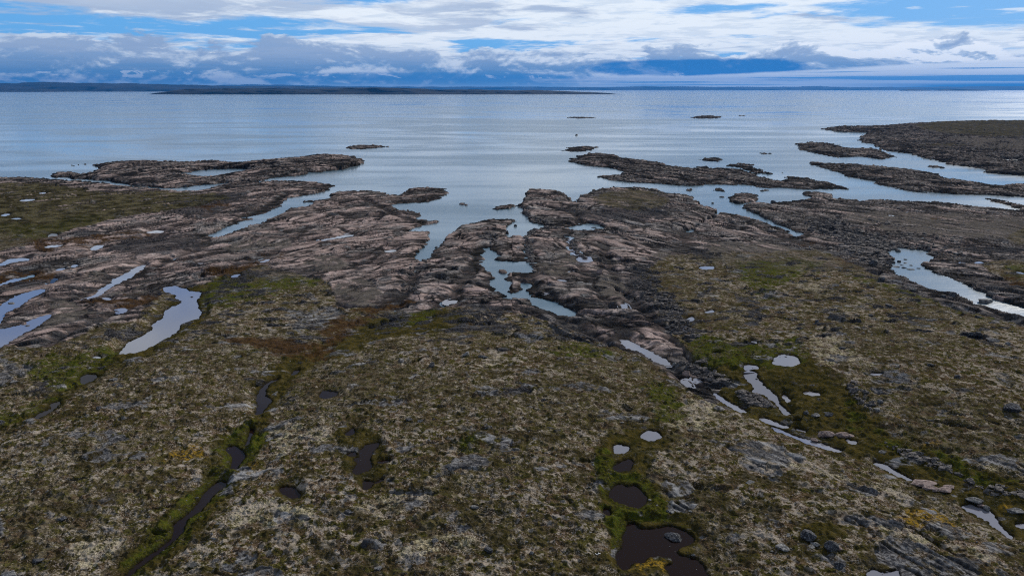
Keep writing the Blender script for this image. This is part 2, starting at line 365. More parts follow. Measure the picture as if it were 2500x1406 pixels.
POOLS = [  # (label, outline, flat?)
 ("large violet tinted pool on the left with a long pointed lower end", "Z3 1120,875 1130,850 1210,835 1230,850 1290,862 1300,880 1390,880 1370,910 1350,940 1360,985 1385,1025 1360,1060 1240,1100 1230,1140 1150,1200 1000,1290 920,1335 800,1345 830,1290 880,1230 1000,1170 1050,1140 1040,1105 1120,1060 1130,1010 1190,980 1250,960 1240,930 1200,925 1210,900", 1),
 ("narrow bright stream threading down the pink rocks on the left", "Z3 1010,685 990,712 950,742 870,792 780,833 740,862 690,903 560,943 535,937 650,900 700,855 760,825 790,790 870,750 950,703", 0),
 ("bright pool cut by the left edge, upper of the two long ones", "Z3 -200,1090 0,975 60,935 110,908 240,868 322,858 280,892 200,928 130,983 40,1023 10,1083 -200,1200", 1),
 ("long pale pool cut by the left edge, lower of the two", "Z3 365,1030 350,1052 240,1123 150,1173 0,1258 -200,1360 -200,1220 0,1138 150,1108 200,1078 280,1048", 1),
 ("slim pool at the left edge above the two long ones", "Z3 -200,740 0,688 60,653 210,648 200,664 80,677 0,702 -200,780", 1),
 ("small forked pool between two pink slabs", "Z3 607,592 650,563 718,556 692,582 630,600", 1),
 ("flat bright puddle under the broad pink slab", "Z3 998,472 1060,458 1132,456 1112,474 1010,479", 1),
 ("little bright puddle on the dark boggy left shelf", "Z3 322,502 350,478 403,485 372,505", 1),
 ("puddle at the left edge of the green shelf", "Z3 0,356 40,342 85,346 30,362", 1),
 ("thin long puddle crossing the green shelf on the left", "Z3 112,257 180,244 262,244 190,259", 1),
 ("short thin puddle low on the green shelf", "Z3 60,382 100,372 152,374 120,384", 1),
 ("tiny puddle near the top of the green shelf", "Z3 257,205 300,195 326,200 290,209", 1),
 ("narrow puddle along the top of a pink slab", "Z3 285,578 350,558 455,556 380,574", 1),
 ("slit of water in the rust coloured hollow", "Z3 366,740 400,720 458,711 440,728", 1),
 ("small ragged puddle right of the rust coloured hollow", "Z3 478,714 510,690 542,694 515,714", 1),
 ("crooked thin stream in the rust coloured hollow at the left", "Z3 -20,838 70,798 180,778 240,755 237,773 150,797 40,822 -20,845", 0),
 ("ragged bright puddle among dark ledges on the left", "Z3 336,828 370,782 402,783 380,808 350,828", 1),
 ("small pale puddle in the rust coloured basin", "Z3 688,921 730,917 782,930 720,939", 1),
 ("slit of water on the grey slab below the rust basin", "Z3 778,1017 860,996 852,1011 790,1022", 1),
 ("small round puddle above the violet pool", "Z3 1368,787 1400,773 1412,782 1385,794", 1),
 ("small pale puddle in the moss above the violet pool", "Z3 1578,782 1600,763 1662,753 1642,770 1590,787", 1),
 ("thin bright rill along the long rust coloured seam", "Z3 1758,682 1850,653 1872,657 1800,680", 0),
 ("long thin channel across the grey flats of the left peninsula", "Z3 2188,527 2362,493 Z4 60,494 190,486 185,494 60,513 0,523 Z3 2230,531", 0),
 ("small oval puddle in the moss below the violet pool", "Z3 618,1331 660,1322 702,1325 690,1340 645,1344", 1),
 ("mossy pond in the chain at the far left", "F1 493,192 510,168 592,160 597,182 550,212 520,227 500,212", 1),
 ("tiny puddle just above the mossy pond", "F1 598,131 640,123 636,141 600,142", 1),
 ("curved pond in the chain at the far left, below the mossy one", "F1 308,345 345,332 382,328 352,362 330,383 230,443 188,443 250,398 318,375", 1),
 ("bend of the left-hand stream widening into a dark pool", "F1 1578,312 1605,260 1640,218 1700,192 1742,188 1662,222 1637,262 1637,300 1682,320 1640,372 1592,422 1573,418 1598,350", 0),
 ("little pool upstream on the left-hand stream", "F1 1788,178 1818,140 1862,131 1832,157 1802,182", 1),
 ("black pool ringed by vivid green moss on the left-hand stream", "F1 1388,625 1440,598 1500,638 1518,670 1482,712 1452,762 1418,758 1438,700 1438,665", 1),
 ("narrow dark run of the left-hand stream above the vivid moss", "F1 1545,495 1570,500 1545,560 1530,612 1510,612 1530,560", 0),
 ("long dark lower stream running out at the bottom left", "F1 1402,822 1392,857 1332,892 1292,942 1242,1002 1152,1062 1132,1132 1082,1182 1002,1252 902,1322 800,1406 740,1480 700,1480 770,1406 850,1328 980,1238 1058,1178 1078,1120 1068,1090 1128,1050 1198,990 1218,960 1278,880 1338,828", 0),
 ("dark blue pool at the upper end of the black bog chain", "F1 1968,302 1990,263 2092,273 2062,302 2000,312", 1),
 ("dark peat pool alone, left of the black bog chain", "F1 1718,870 1760,853 1822,863 1862,910 1812,932 1740,897", 1),
 ("small dark pool heading the black bog chain", "F2 98,532 160,488 167,530 120,547", 1),
 ("ragged black pool in the middle of the black bog chain", "F2 188,640 240,598 332,578 302,612 272,640 262,680 272,742 180,782 148,772 188,702 148,692 198,670", 1),
 ("small black side pool right of the bog chain", "F2 298,702 380,688 392,706 310,717", 1),
 ("small black side pool left of the bog chain", "F2 118,650 170,643 182,667 120,672", 1),
 ("black forked pool at the lower end of the bog chain", "F2 208,812 290,828 352,798 342,822 282,842 242,877 213,872 228,840", 1),
 ("grey mirror-like pool at the head of the right-hand pool row", "F2 1923,547 1970,508 2042,518 2067,550 2010,575 1960,567", 1),
 ("small pool second in the right-hand pool row", "F2 1758,602 1800,596 1872,610 1832,652 1770,652", 1),
 ("tilted oval pool third in the right-hand pool row", "F2 1773,722 1850,683 1892,700 1862,757 1790,767 1758,747", 1),
 ("brown black pool just above the largest foreground pool", "F4 465,335 540,207 610,172 660,190 760,230 790,205 782,167 902,248 922,290 992,350 972,400 977,432 870,503 780,492 700,452 530,392", 1),
 ("small black side pool between moss banks, left of the brown black pools", "F4 402,500 470,508 502,560 470,622 408,602", 1),
 ("largest brown black pool at the bottom with one boulder in it", "F4 715,710 830,698 860,770 940,782 1150,762 1300,733 1452,788 1562,850 1633,920 1600,960 1530,1002 1450,1012 1378,1070 1400,1142 1550,1152 1652,1190 1742,1270 1802,1406 1900,1600 1380,1600 1298,1406 1258,1340 1208,1280 1362,1232 1342,1168 1180,1148 980,1158 958,1232 780,1240 718,1342 618,1300 556,1130 638,1060 678,950 638,880 715,800", 1),
 ("bright white pool with an islet of moss, on the right dome", "F3 718,97 732,65 770,42 700,17 790,43 870,50 897,95 840,117 770,107", 1),
 ("small ring-shaped puddle above the long bright pool", "F3 538,122 560,101 632,108 637,132 600,132 560,137", 1),
 ("long bright pool running down towards the ditch", "F3 543,165 570,140 622,150 632,190 672,235 702,260 752,300 762,340 812,385 862,422 788,412 768,370 738,340 678,290 588,272 618,240 563,200", 0),
 ("thin bright puddle beside the long bright pool", "F3 778,280 800,288 837,325 820,342 788,310", 1),
 ("wavy bright puddle below the white pool", "F3 908,270 1000,273 1032,295 960,292 913,287", 1),
 ("small oval puddle below the long bright pool", "F3 848,450 897,450 892,467 853,464", 1),
 ("leaf-shaped bright puddle right of the pink slab in the ditch", "F3 1168,558 1247,580 1232,602 1188,587", 1),
 ("small bright puddle alone on the grey lichen of the right dome", "F3 1318,155 1407,155 1402,170 1328,165", 1),
 ("upper bright reach of the ditch stream", "F3 343,255 400,298 460,338 532,375 583,405 520,397 448,357 378,312", 0),
 ("small pale puddle by the pink rocks at the ditch head", "F3 218,185 260,183 297,215 240,202", 1),
 ("crooked thin puddle at the ditch head", "F3 168,200 192,193 222,235 237,265 208,262", 1),
 ("bright puddle at the head of the ditch, under the pink rocks", "F3 -20,55 60,68 102,106 40,98 -20,70", 1),
 ("flat thin puddle in the moss right of the ditch head", "F3 348,30 402,30 392,42 355,40", 1),
 ("upper thread of the twin ditch streams", "F3 628,425 700,438 760,468 832,488 820,500 740,482 660,452", 0),
 ("long lower thread of the twin ditch streams", "F3 698,480 760,498 860,543 950,568 1050,598 1162,640 1150,654 1040,622 930,587 820,542 740,512", 0),
 ("short thread of water beside the twin ditch streams", "F3 838,490 942,515 930,527 850,502", 0),
 ("bright thread of the ditch stream beside the flat pink rocks", "F3 1338,700 1420,718 1502,770 1602,820 1590,832 1500,792 1420,752 1345,717", 0),
 ("white crescent pool at the right end of the ditch", "F3 1878,975 1950,966 2022,990 2082,1020 2112,1070 2152,1120 2213,1170 2190,1183 2120,1122 2068,1097 2080,1082 2000,1042 1920,1002", 1),
 ("small puddle cut by the right edge, beyond the crescent pool", "F3 2213,1085 2276,1088 2400,1120 2400,1150 2276,1117 2230,1107", 1),
 ("grey pool cut by the bottom edge at the right", "F3 1305,1385 1340,1363 1400,1393 1502,1368 1520,1500 1290,1500", 1),
 ("thin puddle on the moss of the right dome, left side", "Z5 288,700 350,697 390,693 397,716 310,714", 1),
 ("bright notched puddle between dark rocks and moss", "Z5 163,1120 190,1088 242,1115 230,1142", 1),
 ("small ragged puddle above the notched one", "Z5 193,1060 250,1033 267,1055 220,1082", 1),
 ("small curved puddle on the moss of the right dome", "Z5 318,1012 390,988 403,1005 370,1017", 1),
 ("thin slanting puddle above the white pool", "Z5 618,1188 690,1208 697,1224 670,1217", 1),
 ("tiny oval puddle high on the right dome", "Z5 458,735 487,737 475,752", 1),
 ("thin puddle left of the white pool", "Z5 378,1282 442,1286 437,1296", 1),
 ("white oval pool between the rock ridges of the central peninsula", "G2 1795,560 1840,532 1970,540 2000,590 1930,610 1850,600", 1),
 ("thin chain of rock puddles leading to the white oval pool", "G2 1672,305 1700,310 1760,400 1790,450 1820,520 1790,515 1740,430 1700,370", 0),
 ("bright wedge pool at the edge of the central rocks", "Z4 2003,962 2040,963 2067,1005 2040,1012", 1),
 ("pale stream lying along the pink ridge towards the ditch", "Z4 1998,1200 2070,1213 2112,1240 2200,1280 2300,1340 2372,1382 2340,1387 2240,1342 2150,1287 2080,1272 2030,1247", 0),
]
COVER = {
 'veg': ["""P -400,840 120,850 250,800 330,790 400,700 500,700 560,660 640,650 720,670 800,690 830,760 900,750 960,760 1010,770 1080,752 1200,750 1330,785
   1500,850 1600,885 1680,960 1750,1000 1760,930 1700,880 1650,830 1600,760 1560,670 1640,620 1850,620 2000,610 2100,650 2180,700 2300,750 2500,800 2900,900 2900,1700 -400,1700""",
  "Z3 -600,150 0,140 250,130 500,165 700,200 1100,190 1500,210 1600,240 1350,300 1100,340 800,380 700,420 500,460 200,560 0,600 -600,620",
  "Z4 1780,260 1900,200 2100,180 2300,210 2362,250 2300,330 2100,350 1950,345",
  "Z2 1950,622 2100,598 2900,590 2900,690 2500,685 2350,685 2100,665 2000,645",
  "Z5 2180,690 2350,655 2500,650 2800,660 2800,900 2500,860 2350,780 2280,740", "Z5 2380,500 2500,430 2700,430 2700,560 2400,545",
  "P 2195,360 2400,358 2330,364"],
 'gravel': ["Z5 1220,350 1600,330 2000,350 2500,370 2700,400 2700,560 2300,510 2000,520 1700,480 1400,430", "Z5 340,540 700,535 950,570 1050,620 700,640 500,650 300,600",
  "Z5 0,630 120,620 250,660 200,690 0,700", "Z3 1600,540 2000,530 2050,560 1900,600 1560,620 1500,600", "Z3 2100,650 2362,640 2362,760 2150,740",
  "Z3 780,850 1000,850 1050,890 900,920 800,900", "Z4 60,830 330,800 350,930 250,1000 20,950", "Z4 1850,760 2000,750 2050,900 1980,960 1850,900",
  "Z4 1650,560 1700,700 1650,760 1550,640", "Z2 2100,682 2500,698 2800,700 2800,790 2500,745 2300,740", "Z4 2200,620 2362,600 2362,690 2250,690", "Z4 1400,640 1650,740 1700,820 1450,760",
  "Z3 600,760 750,740 700,840 560,850", "Z3 350,950 560,960 640,1020 400,1130 200,1160 380,1010"],
 'bog': ["F3 60,60 350,100 520,60 950,60 1060,160 1250,330 1450,560 1700,640 2060,790 2276,850 2400,900 2400,1260 2276,1220 1900,1010 1600,870 1350,720 1160,670 700,500 400,350 200,280 100,180",
  "F1 1340,560 1560,440 1600,180 1800,60 2100,-60 2124,-10 1900,140 1700,340 1640,560 1540,780 1460,900 1300,1080 1150,1250 950,1406 660,1430 850,1230 1050,1000 1200,850", "Z3 780,1406 600,1380 850,1230 1050,1120 1200,900 1400,800 1750,640 1950,660 1700,800 1500,900 1420,1080 1200,1240 1000,1340",
  "F4 300,50 700,120 1100,150 1250,420 1500,640 1750,900 1750,1100 1500,1150 1300,1406 500,1406 450,1100 500,800 350,450", "F2 1650,620 1760,540 2060,480 2124,560 2000,680 1960,800 1700,800", "F2 60,480 200,480 340,560 400,720 350,860 220,900 120,780 60,640",
  "F1 -200,560 -200,470 180,430 320,320 480,180 600,100 720,60 640,170 420,330 220,470", "Z4 -40,1280 250,1090 560,1050 800,1000 1000,1080 700,1180 300,1230 60,1390", "F1 1650,840 1730,820 1900,880 1880,950 1700,940", "F5 560,700 1100,750 1250,900 900,1100 500,960"],
 'rust': ["Z3 150,540 500,520 900,480 1100,490 850,525 600,565 250,605", "Z3 1380,740 1700,690 1900,620 2000,585 1980,635 1800,695 1600,765 1450,795",
  "Z3 580,940 900,925 1150,885 1000,965 800,995 620,975", "Z3 0,770 200,735 500,735 300,795 -200,850", "Z4 100,1030 250,985 560,935 600,960 400,1010 250,1085 200,1155 100,1235 -40,1260 -60,1150",
  "Z5 1180,620 1290,630 1450,725 1300,690", "Z5 940,520 1100,545 1130,580 1000,555", "Z3 1300,300 1550,268 1610,290 1400,325", "Z5 1800,370 1950,360 1960,385 1850,390",
  "Z5 2340,780 2420,760 2560,850 2500,870", "Z3 1400,1190 Z4 -60,1250 40,1270 Z3 2200,1390 2000,1350"],
 'green': ["F1 1310,620 1400,540 1560,455 1650,520 1570,620 1525,690 1440,780 1400,825 1280,800 1360,720", "F1 1270,810 1450,790 1420,890 1250,1090 1150,1200 900,1406 680,1406 880,1220 1040,1060 1150,930",
  "F2 1900,250 2060,190 2124,230 F3 60,190 110,240 195,330 170,470 80,500 0,460 F2 2000,330", "F2 1640,640 1740,570 1770,760 1980,810 2110,960 2110,1060 1850,1080 1700,1010 1660,830",
  "Z4 1330,1120 1480,1125 1440,1175", "Z4 1500,1220 1700,1225 1900,1280 2100,1335 1800,1335", "Z5 540,680 900,640 1200,680 1000,760 800,860 830,970 700,900 560,790",
  "Z3 1250,1100 1390,1030 1390,870 1500,760 1800,700 1700,800 2100,750 2220,830 1900,900 1600,985 1400,1015 1370,1090", "Z3 200,1380 300,1330 600,1300 800,1250 1030,1120 1060,1160 800,1350 650,1406 200,1430",
  "F1 0,490 190,440 330,340 500,230 680,100 700,60 500,90 180,90 150,200 350,260 200,350 -200,490 -200,560", "Z5 200,1130 600,1230 1000,1180 1050,1380 600,1389 250,1389", "Z5 2200,352 2290,345 2300,368 2210,372",
  "F3 1180,300 1300,420 1400,560 1650,600 2000,780 2276,840 2276,900 1900,830 1400,620 1150,430", "Z4 560,1000 750,1010 700,1090 400,1170 350,1160 560,1090", "Z3 500,350 800,370 600,450 200,540 0,480 0,400 300,430",
  "Z5 1280,730 1500,800 1800,880 2200,990 2500,1060 2500,1110 2100,1030 1700,910 1300,790", "Z5 2330,690 2500,680 2600,760 2450,790", "F1 1500,780 1700,600 1650,500 1560,640", "F4 300,60 520,30 600,150 400,320 300,250",
  "F4 420,640 700,560 1300,620 1600,800 1700,900 1600,830 1300,700 850,680 680,880 560,1100 450,800", "F2 820,560 1000,540 1060,600 900,650 680,640", "F2 1300,20 1700,30 1800,70 1500,70"],
 'dark': ["Z5 600,985 720,985 772,1030 750,1065 690,1085 640,1050", "Z5 525,890 600,885 665,940 640,965 600,970", "F1 500,975 620,900 700,910 805,918 740,955 600,975", "F1 130,305 250,230 335,230 330,275 200,305",
  "F1 730,645 900,585 1020,575 900,625 780,650", "F1 520,730 600,675 655,690 590,745", "F2 1020,285 1130,255 1260,260 1230,305 1100,305 1035,315", "Z4 395,1035 560,1045 600,1080 450,1155 325,1160",
  "Z4 1470,1155 1560,1100 1700,1120 1850,1200 2020,1290 1800,1235 1600,1215", "Z4 850,1105 970,1090 1200,1090 1380,1140 1200,1155 1000,1155 850,1175", "Z5 0,870 100,880 170,1000 300,1195 240,1225 120,1160 60,1090 0,1010",
  "F3 490,270 620,285 750,370 670,385 560,375 490,315", "F3 140,80 300,85 430,190 490,245 380,245 300,195 170,135", "Z4 740,1060 900,1000 1250,960 1300,1040 1100,1070 880,1060", "Z4 2050,720 2200,700 2260,780 2220,900 2362,960 2362,1080 2150,960 2060,850",
  "Z5 210,590 460,590 480,630 330,660 230,630", "Z5 1060,380 1200,380 1350,480 1620,560 1700,570 1500,590 1300,520 1100,470", "Z3 430,470 680,455 700,500 500,520", "Z3 1350,930 1420,900 1640,760 1900,700 1750,820 1500,880 1450,1000",
  "Z5 2050,560 2500,580 2600,600 2500,620 2100,590", "Z3 820,520 1350,500 1400,580 1000,640 700,600", "F1 1500,190 1560,175 1660,165 1650,200 1560,225", "F1 1650,380 1800,310 1920,330 1800,375", "Z3 1870,1230 2050,1190 2150,1260 2060,1320 1900,1290",
  "F3 1860,815 1950,815 2080,900 2000,920 1900,870", "F3 1420,610 1560,640 1740,700 1600,680 1450,650", "Z3 330,830 430,850 370,860", "Z3 780,1140 900,1120 1050,1100 900,1180 620,1200", "F4 1080,440 1200,460 1300,600 1180,570",
  "Z4 1750,350 2000,330 2362,340 2362,400 1900,420 1700,390", "Z3 1100,340 1300,300 1100,260 1500,210 1700,200 1500,330 1330,380"],
 'pale': ["F3 940,0 1200,50 1320,130 1150,130 980,75", "F3 560,580 700,605 850,690 1000,755 1200,815 1500,900 1720,965 1500,975 1300,905 1000,805 800,720", "F3 1150,1090 1500,1085 1900,1180 2276,1390 2180,1406 1800,1255 1400,1175",
  "F1 1480,960 1900,1000 2050,1060 1700,1150 1350,1150", "F1 380,1300 780,1120 920,1090 720,1350 520,1410", "F2 150,950 500,890 720,970 500,1060 250,1120", "F1 1650,480 2000,470 2100,560 1700,720", "F3 0,350 300,320 450,420 250,560 100,520",
  "Z5 1000,1180 1250,1190 1500,1389 1100,1389", "Z5 850,800 1250,840 1000,900", "F1 580,240 760,250 660,330", "F2 600,1160 1250,1140 1200,1200 700,1300 300,1340", "F3 1900,640 2276,760 2276,840 2000,760", "F2 560,60 640,40 540,110", "F2 900,60 1080,50 1100,130 950,120"],
 'grey': ["F3 490,700 700,590 820,680 910,755 700,770 560,745", "F3 1280,1200 1500,1175 1700,1240 1950,1340 2100,1500 1500,1500 1400,1275", "F3 1220,120 1560,195 1610,245 1450,235 1300,185", "F3 20,800 220,815 245,905 80,930",
  "F1 -100,200 30,100 180,100 190,160 60,220 -100,290", "F3 1950,1180 2110,1200 2276,1330 2100,1280", "F2 1100,720 900,680 750,660 900,800", "F1 500,720 640,560 760,600 650,740", "F3 880,580 1060,640 900,640", "Z3 1950,1040 2200,1000 2362,960 2362,1080 2050,1180", "F3 350,560 720,600 560,660"],
 'gold': ["F3 1480,1000 1700,1020 1920,1120 1700,1155 1500,1070", "F1 1500,690 1570,720 1570,850 1490,860", "F1 1000,640 1230,610 1330,660 1150,700 980,700", "F4 1130,1150 1350,1160 1370,1240 1150,1230", "F3 1380,400 1560,420 1500,480", "F2 1290,360 1400,350 1380,395",
  "F5 950,130 1100,130 1100,400", "F3 1640,570 1750,560 1800,640 1650,620", "F4 700,1200 1350,1180 1250,1406 800,1406", "F3 2000,920 2150,930 2276,1050 2100,1000"],
}

JOINTS = ["P 1022,648 1000,690 975,725 950,765 900,800", "P 1470,590 1490,660 1530,730 1590,790 1650,850 1770,945 1860,1000", "P 1395,785 1480,845 1600,890 1700,965",
 "P 1290,590 1296,690 1340,760 1400,800", "P 1640,640 1662,600 1680,560", "P -50,800 150,735 330,668 520,590", "P 60,880 220,800 400,705", "P 520,665 700,600 880,572 1000,560",
 "P 2170,655 2300,715 2420,765 2600,850", "P 2320,600 2420,612 2560,622", "P 1380,560 1420,650 1500,760", "P 1180,600 1130,680 1080,745", "P 700,470 620,520 540,560 380,610", "P 1760,510 1860,560 1990,600 2100,660",
 "P 560,500 420,560 250,610 60,660", "P 880,480 960,520 1040,545", "P 1300,500 1400,520 1420,545"]
ROCKP = ["Z3 300,620 1000,560 2000,420 2362,600 1800,640 900,760 300,900", "Z4 50,250 440,290 640,480 560,800 200,800 0,600", "Z4 700,700 1050,620 1080,800 1150,960 700,950", "Z4 1400,500 1620,470 1800,750 1900,1000 1500,900", "Z2 500,780 900,830 1500,900 700,880",
 "Z5 1500,300 2400,340 2300,420 1600,400", "Z2 1700,820 2300,900 2200,930 1800,890", "Z1 500,800 1150,800 1700,770 1500,830 700,830", "Z5 1650,600 2500,700 2500,780 2100,700", "Z2 1900,640 2500,720 2500,830 2100,770"]
def inside(P, p):
    x_, y_ = P[:, 0], P[:, 1]; x2, y2 = np.roll(x_, -1), np.roll(y_, -1); m = (y_ <= p[1]) != (y2 <= p[1])
    return (p[0] < x_[m] + (p[1]-y_[m])*(x2[m]-x_[m])/(y2[m]-y_[m])).sum() % 2 == 1
rp = np.random.RandomState(12)
for sx in ROCKP:
    P_ = pts(sx); n_ = 0
    while n_ < 4:
        c_ = P_.min(0) + rp.rand(2)*(P_.max(0)-P_.min(0))
        if not inside(P_, c_): continue
        n_ += 1; dep = max(.25, (c_[1]-250)/400.); w_ = rp.uniform(7, 17)*(.5+.5*dep); h_ = w_*rp.uniform(.13, .24); tl = .28*(1 if c_[0] > 1300 else -1)*rp.rand()
        a_ = np.linspace(0, 6.283, 11)[:-1]; r_ = rp.uniform(.6, 1.25, 10)
        xx = np.cos(a_)*w_*r_; yy = np.sin(a_)*h_*r_ + xx*tl
        POOLS.append((None, "P " + " ".join("%.1f,%.1f" % (c_[0]+u, c_[1]+v) for u, v in zip(xx, yy)), 1))
# ---- rasterise
land = np.zeros((NV, NU), np.float32)
fill(land, px2world(pts(MAIN), 0.))
for s in INLETS: fill(land, px2world(pts(s), 0.), 0)
isl = np.zeros((NV, NU), np.float32); iid = np.zeros((NV, NU), np.int16); domeh = np.full((NV, NU), 1.0, np.float32)
for k, (lab, s, h) in enumerate(ISLES):
    w = px2world(pts(s), 0.)
    fill(isl, w); c = w.mean(0)
    q = to_uv(w); y0, y1 = int(q[:, 1].min())-12, int(q[:, 1].max())+12; x0, x1 = int(q[:, 0].min())-16, int(q[:, 0].max())+16
    y0 = max(0, y0); x0 = max(0, x0)
    tmp = np.zeros((NV, NU), np.float32); fill(tmp, w)
    sub = blur(tmp[y0:y1, x0:x1], 4)
    m = (sub > .02) & (iid[y0:y1, x0:x1] == 0)
    iid[y0:y1, x0:x1][m] = k+1; domeh[y0:y1, x0:x1][sub > .02] = h
for s in ISLE_LAGOONS: fill(isl, px2world(pts(s), 0.), 0)
land = np.maximum(land, isl)
LF = blur(land, 3); LM = blur(land, 8); LW = blur(land, 14)
DM = blur(domeh, 4)
# far mounds stay mounds even when only a few cells deep
CV = {}
for k, L in COVER.items():
    a = np.zeros((NV, NU), np.float32)
    for s in L:
        fill(a, px2world(pts(s)))
    CV[k] = blur(a, 12 if k != 'veg' else 7)
PM = np.zeros((NV, NU), np.float32); PWD = PM.copy(); PZ = PM.copy(); PD = PM.copy()
pid = np.zeros((NV, NU), np.int16)
pool_z = []
for k, (lab, s, flat) in enumerate(POOLS):
    p = pts(s); w = px2world(p)
    b = base(w[:, 0], w[:, 1])
    zp = float(np.percentile(b, 35)) - .12
    if flat: w = px2plane(p, zp)
    else:
        for _ in range(3): w = px2plane(p, base(w[:, 0], w[:, 1])-.18)
    pool_z.append(zp if flat else None)
    q = to_uv(w)
    y0, y1 = max(0, int(q[:, 1].min())-30), min(NV, int(q[:, 1].max())+30); x0, x1 = max(0, int(q[:, 0].min())-40), min(NU, int(q[:, 0].max())+40)
    tmp = np.zeros((NV, NU), np.float32); fill(tmp, w); sub = tmp[y0:y1, x0:x1]
    a = np.maximum(blur(sub, 4), np.minimum(1, blur(sub, 2)*1.05)); wd = np.minimum(1, blur(sub, 13)*2.4 + a)
    if flat: zz = np.full(sub.shape, zp, np.float32)
    else:
        vv = np.exp(V0+DV*(np.arange(y0, y1)+.5))[:, None]; uu = (U0+DU*(np.arange(x0, x1)+.5))[None, :]
        zz = (base(uu*vv, vv+0*uu)-.18).astype(np.float32)
    PZ[y0:y1, x0:x1] += zz*wd*wd; PD[y0:y1, x0:x1] += wd*wd
    PM[y0:y1, x0:x1] = np.maximum(PM[y0:y1, x0:x1], a); PWD[y0:y1, x0:x1] = np.maximum(PWD[y0:y1, x0:x1], wd)
    m = blur(sub, 4) > .04
    mm = m & (pid[y0:y1, x0:x1] == 0); pid[y0:y1, x0:x1][mm] = k+1
PZ = PZ/np.maximum(PD, 1e-5)

# ---- terrain grid
ys = np.arange(1820, 277, -1.3)
bb = (703-ys)/FPX
Yr = (CAMZ/np.maximum(sp-bb*cp, 1e-4))*(cp+bb*sp)
us = np.arange(-.98, .98, .00132)
NR, NC = len(Yr), len(us)
Yg = np.repeat(Yr[:, None], NC, 1); Xg = us[None, :]*Yg
rx = (np.repeat(us[None, :], NR, 0)-U0)/DU-.5; ry = (np.log(Yg)-V0)/DV-.5
rx = np.clip(rx, 0, NU-1.01); ry = np.clip(ry, 0, NV-1.01)
i0 = ry.astype(int); j0 = rx.astype(int); fy = (ry-i0).astype(np.float32); fx = (rx-j0).astype(np.float32)
def samp(A):
    a = A[i0, j0]*(1-fx)+A[i0, j0+1]*fx; b = A[i0+1, j0]*(1-fx)+A[i0+1, j0+1]*fx
    return a*(1-fy)+b*fy
lf = samp(LF); lmd = samp(LM); lw = samp(LW); dm = samp(DM); pm = samp(PM); pw = samp(PWD); pz = samp(PZ)
cv = {k: samp(a) for k, a in CV.items()}
UU = Xg/Yg; VV0 = np.log(Yg)
ivid = iid[i0, j0]; pvid = pid[i0, j0]
B = base(Xg, Yg)*smooth(.45, .95, lw)
# rocks: ledges and joints that follow the strike of the strata
W1 = fbm(Xg/38., Yg/38., 3, 21); W2 = fbm(Xg/9., Yg/9., 3, 31)
kk = np.where(Xg > 0, 1.1, .85)
s_ = (Yg + kk*np.sqrt(Xg*Xg+45**2))/1.35 + 5.5*W1 + .55*W2
q_ = Xg + 5*fbm(Xg/25., Yg/25., 2, 41) + 1.0*W2
farf = smooth(180, 600, Yg)
lmd = np.maximum(lmd, lf*.80); lmd = np.minimum(lmd, lf*.6+.30)
ragged = fbm(q_/10., s_/3.4, 4, 201, .6)*(1-farf) + fbm(q_/26., s_/9., 4, 202, .6)*farf
lf = np.clip(.5 + (lmd-.5+(.27+.22*farf)*ragged*smooth(.02, .22, lmd)*smooth(.10, .45, lf+.25))*2.4, 0, 1)
LS = 1.0
f1, f2, idb, dxb, dyb = voro(q_/11., s_/3.6, 3)
g1, g2, idc, dxc, dyc = voro(q_/4.2, s_/1.25, 8)
h1, h2, idd, dxd, dyd = voro(q_/24., s_/8.5, 12)
lt = s_/7.3 + .22*W2 + .5*fbm(Xg/24., Yg/24., 2, 51); lfz = lt-np.floor(lt)
lamp = np.clip(.5+1.2*fbm(Xg/18., Yg/30., 2, 61), 0, 1.3)
ledge = smooth(0, .14, lfz)*(1-lfz)**1.2*lamp
small = 1-.75*farf
k1, k2, ide, dxe, dye = voro(q_/42., s_/15., 16)
rock = 1.1*farf*(ide-.4) + .9*farf*dye*(ide-.2) + 1.15*(idd-.5)*(1-.4*farf) + .8*(idb-.5)*(1-.6*farf) + .30*(idc-.5)*small + 1.15*ledge + .70*dyb*(idb-.3) + .30*dyd
gr1 = 1-smooth(0, .13, f2-f1); gr2 = (1-smooth(0, .12, g2-g1))*small; gr3 = 1-smooth(0, .07, h2-h1)
SL = smooth(.0, .45, fbm(q_/30., s_/13., 3, 221) + .22*smooth(40, -90, Xg) - .3*smooth(60, 160, Xg) - .25*smooth(350, 500, Yg))
rock = (rock*(1-.62*SL) + .5*SL)*np.where(ivid > 0, 1.0, .92) - .22
JL = np.full(Xg.shape, 99., np.float32)
for sx in JOINTS:
    JL = np.minimum(JL, poly_dist(Xg + 1.5*W2, Yg + 1.5*W1, px2plane(pts(sx), 1.0)))
jw = 1.3 + .35*fbm(Xg/6., Yg/6., 2, 211) + Yg/400.
jn = np.exp(-(JL/jw)**2)
rock -= 1.2*jn
rock -= (.30*gr1 + .13*gr2)*(1-.7*SL) + .5*gr3
soil = smooth(.10, -.28, rock + .3*fbm(q_/5., s_/2., 3, 241))*(1-.75*SL)
crack = np.clip(jn*.95 + .62*soil + np.maximum(np.maximum(gr1*.8, gr2*.55)*(1-.8*SL), gr3*.9) + (lfz < .14)*lamp*.45, 0, 1)  # cracks and soil; ledge faces tinted dark for painted shade, damp and lichen
vegn = cv['veg'] + .22*W2 + .16*fbm(Xg/2.3, Yg/2.3, 3, 71)
V = smooth(.42, .6, vegn - .55*smooth(300, 380, Yg)*smooth(.15, .7, fbm(q_/16., s_/5., 4, 231)+.1))*smooth(.8, 1.4, B+3*smooth(.5, 1, lf)*0+1.0)
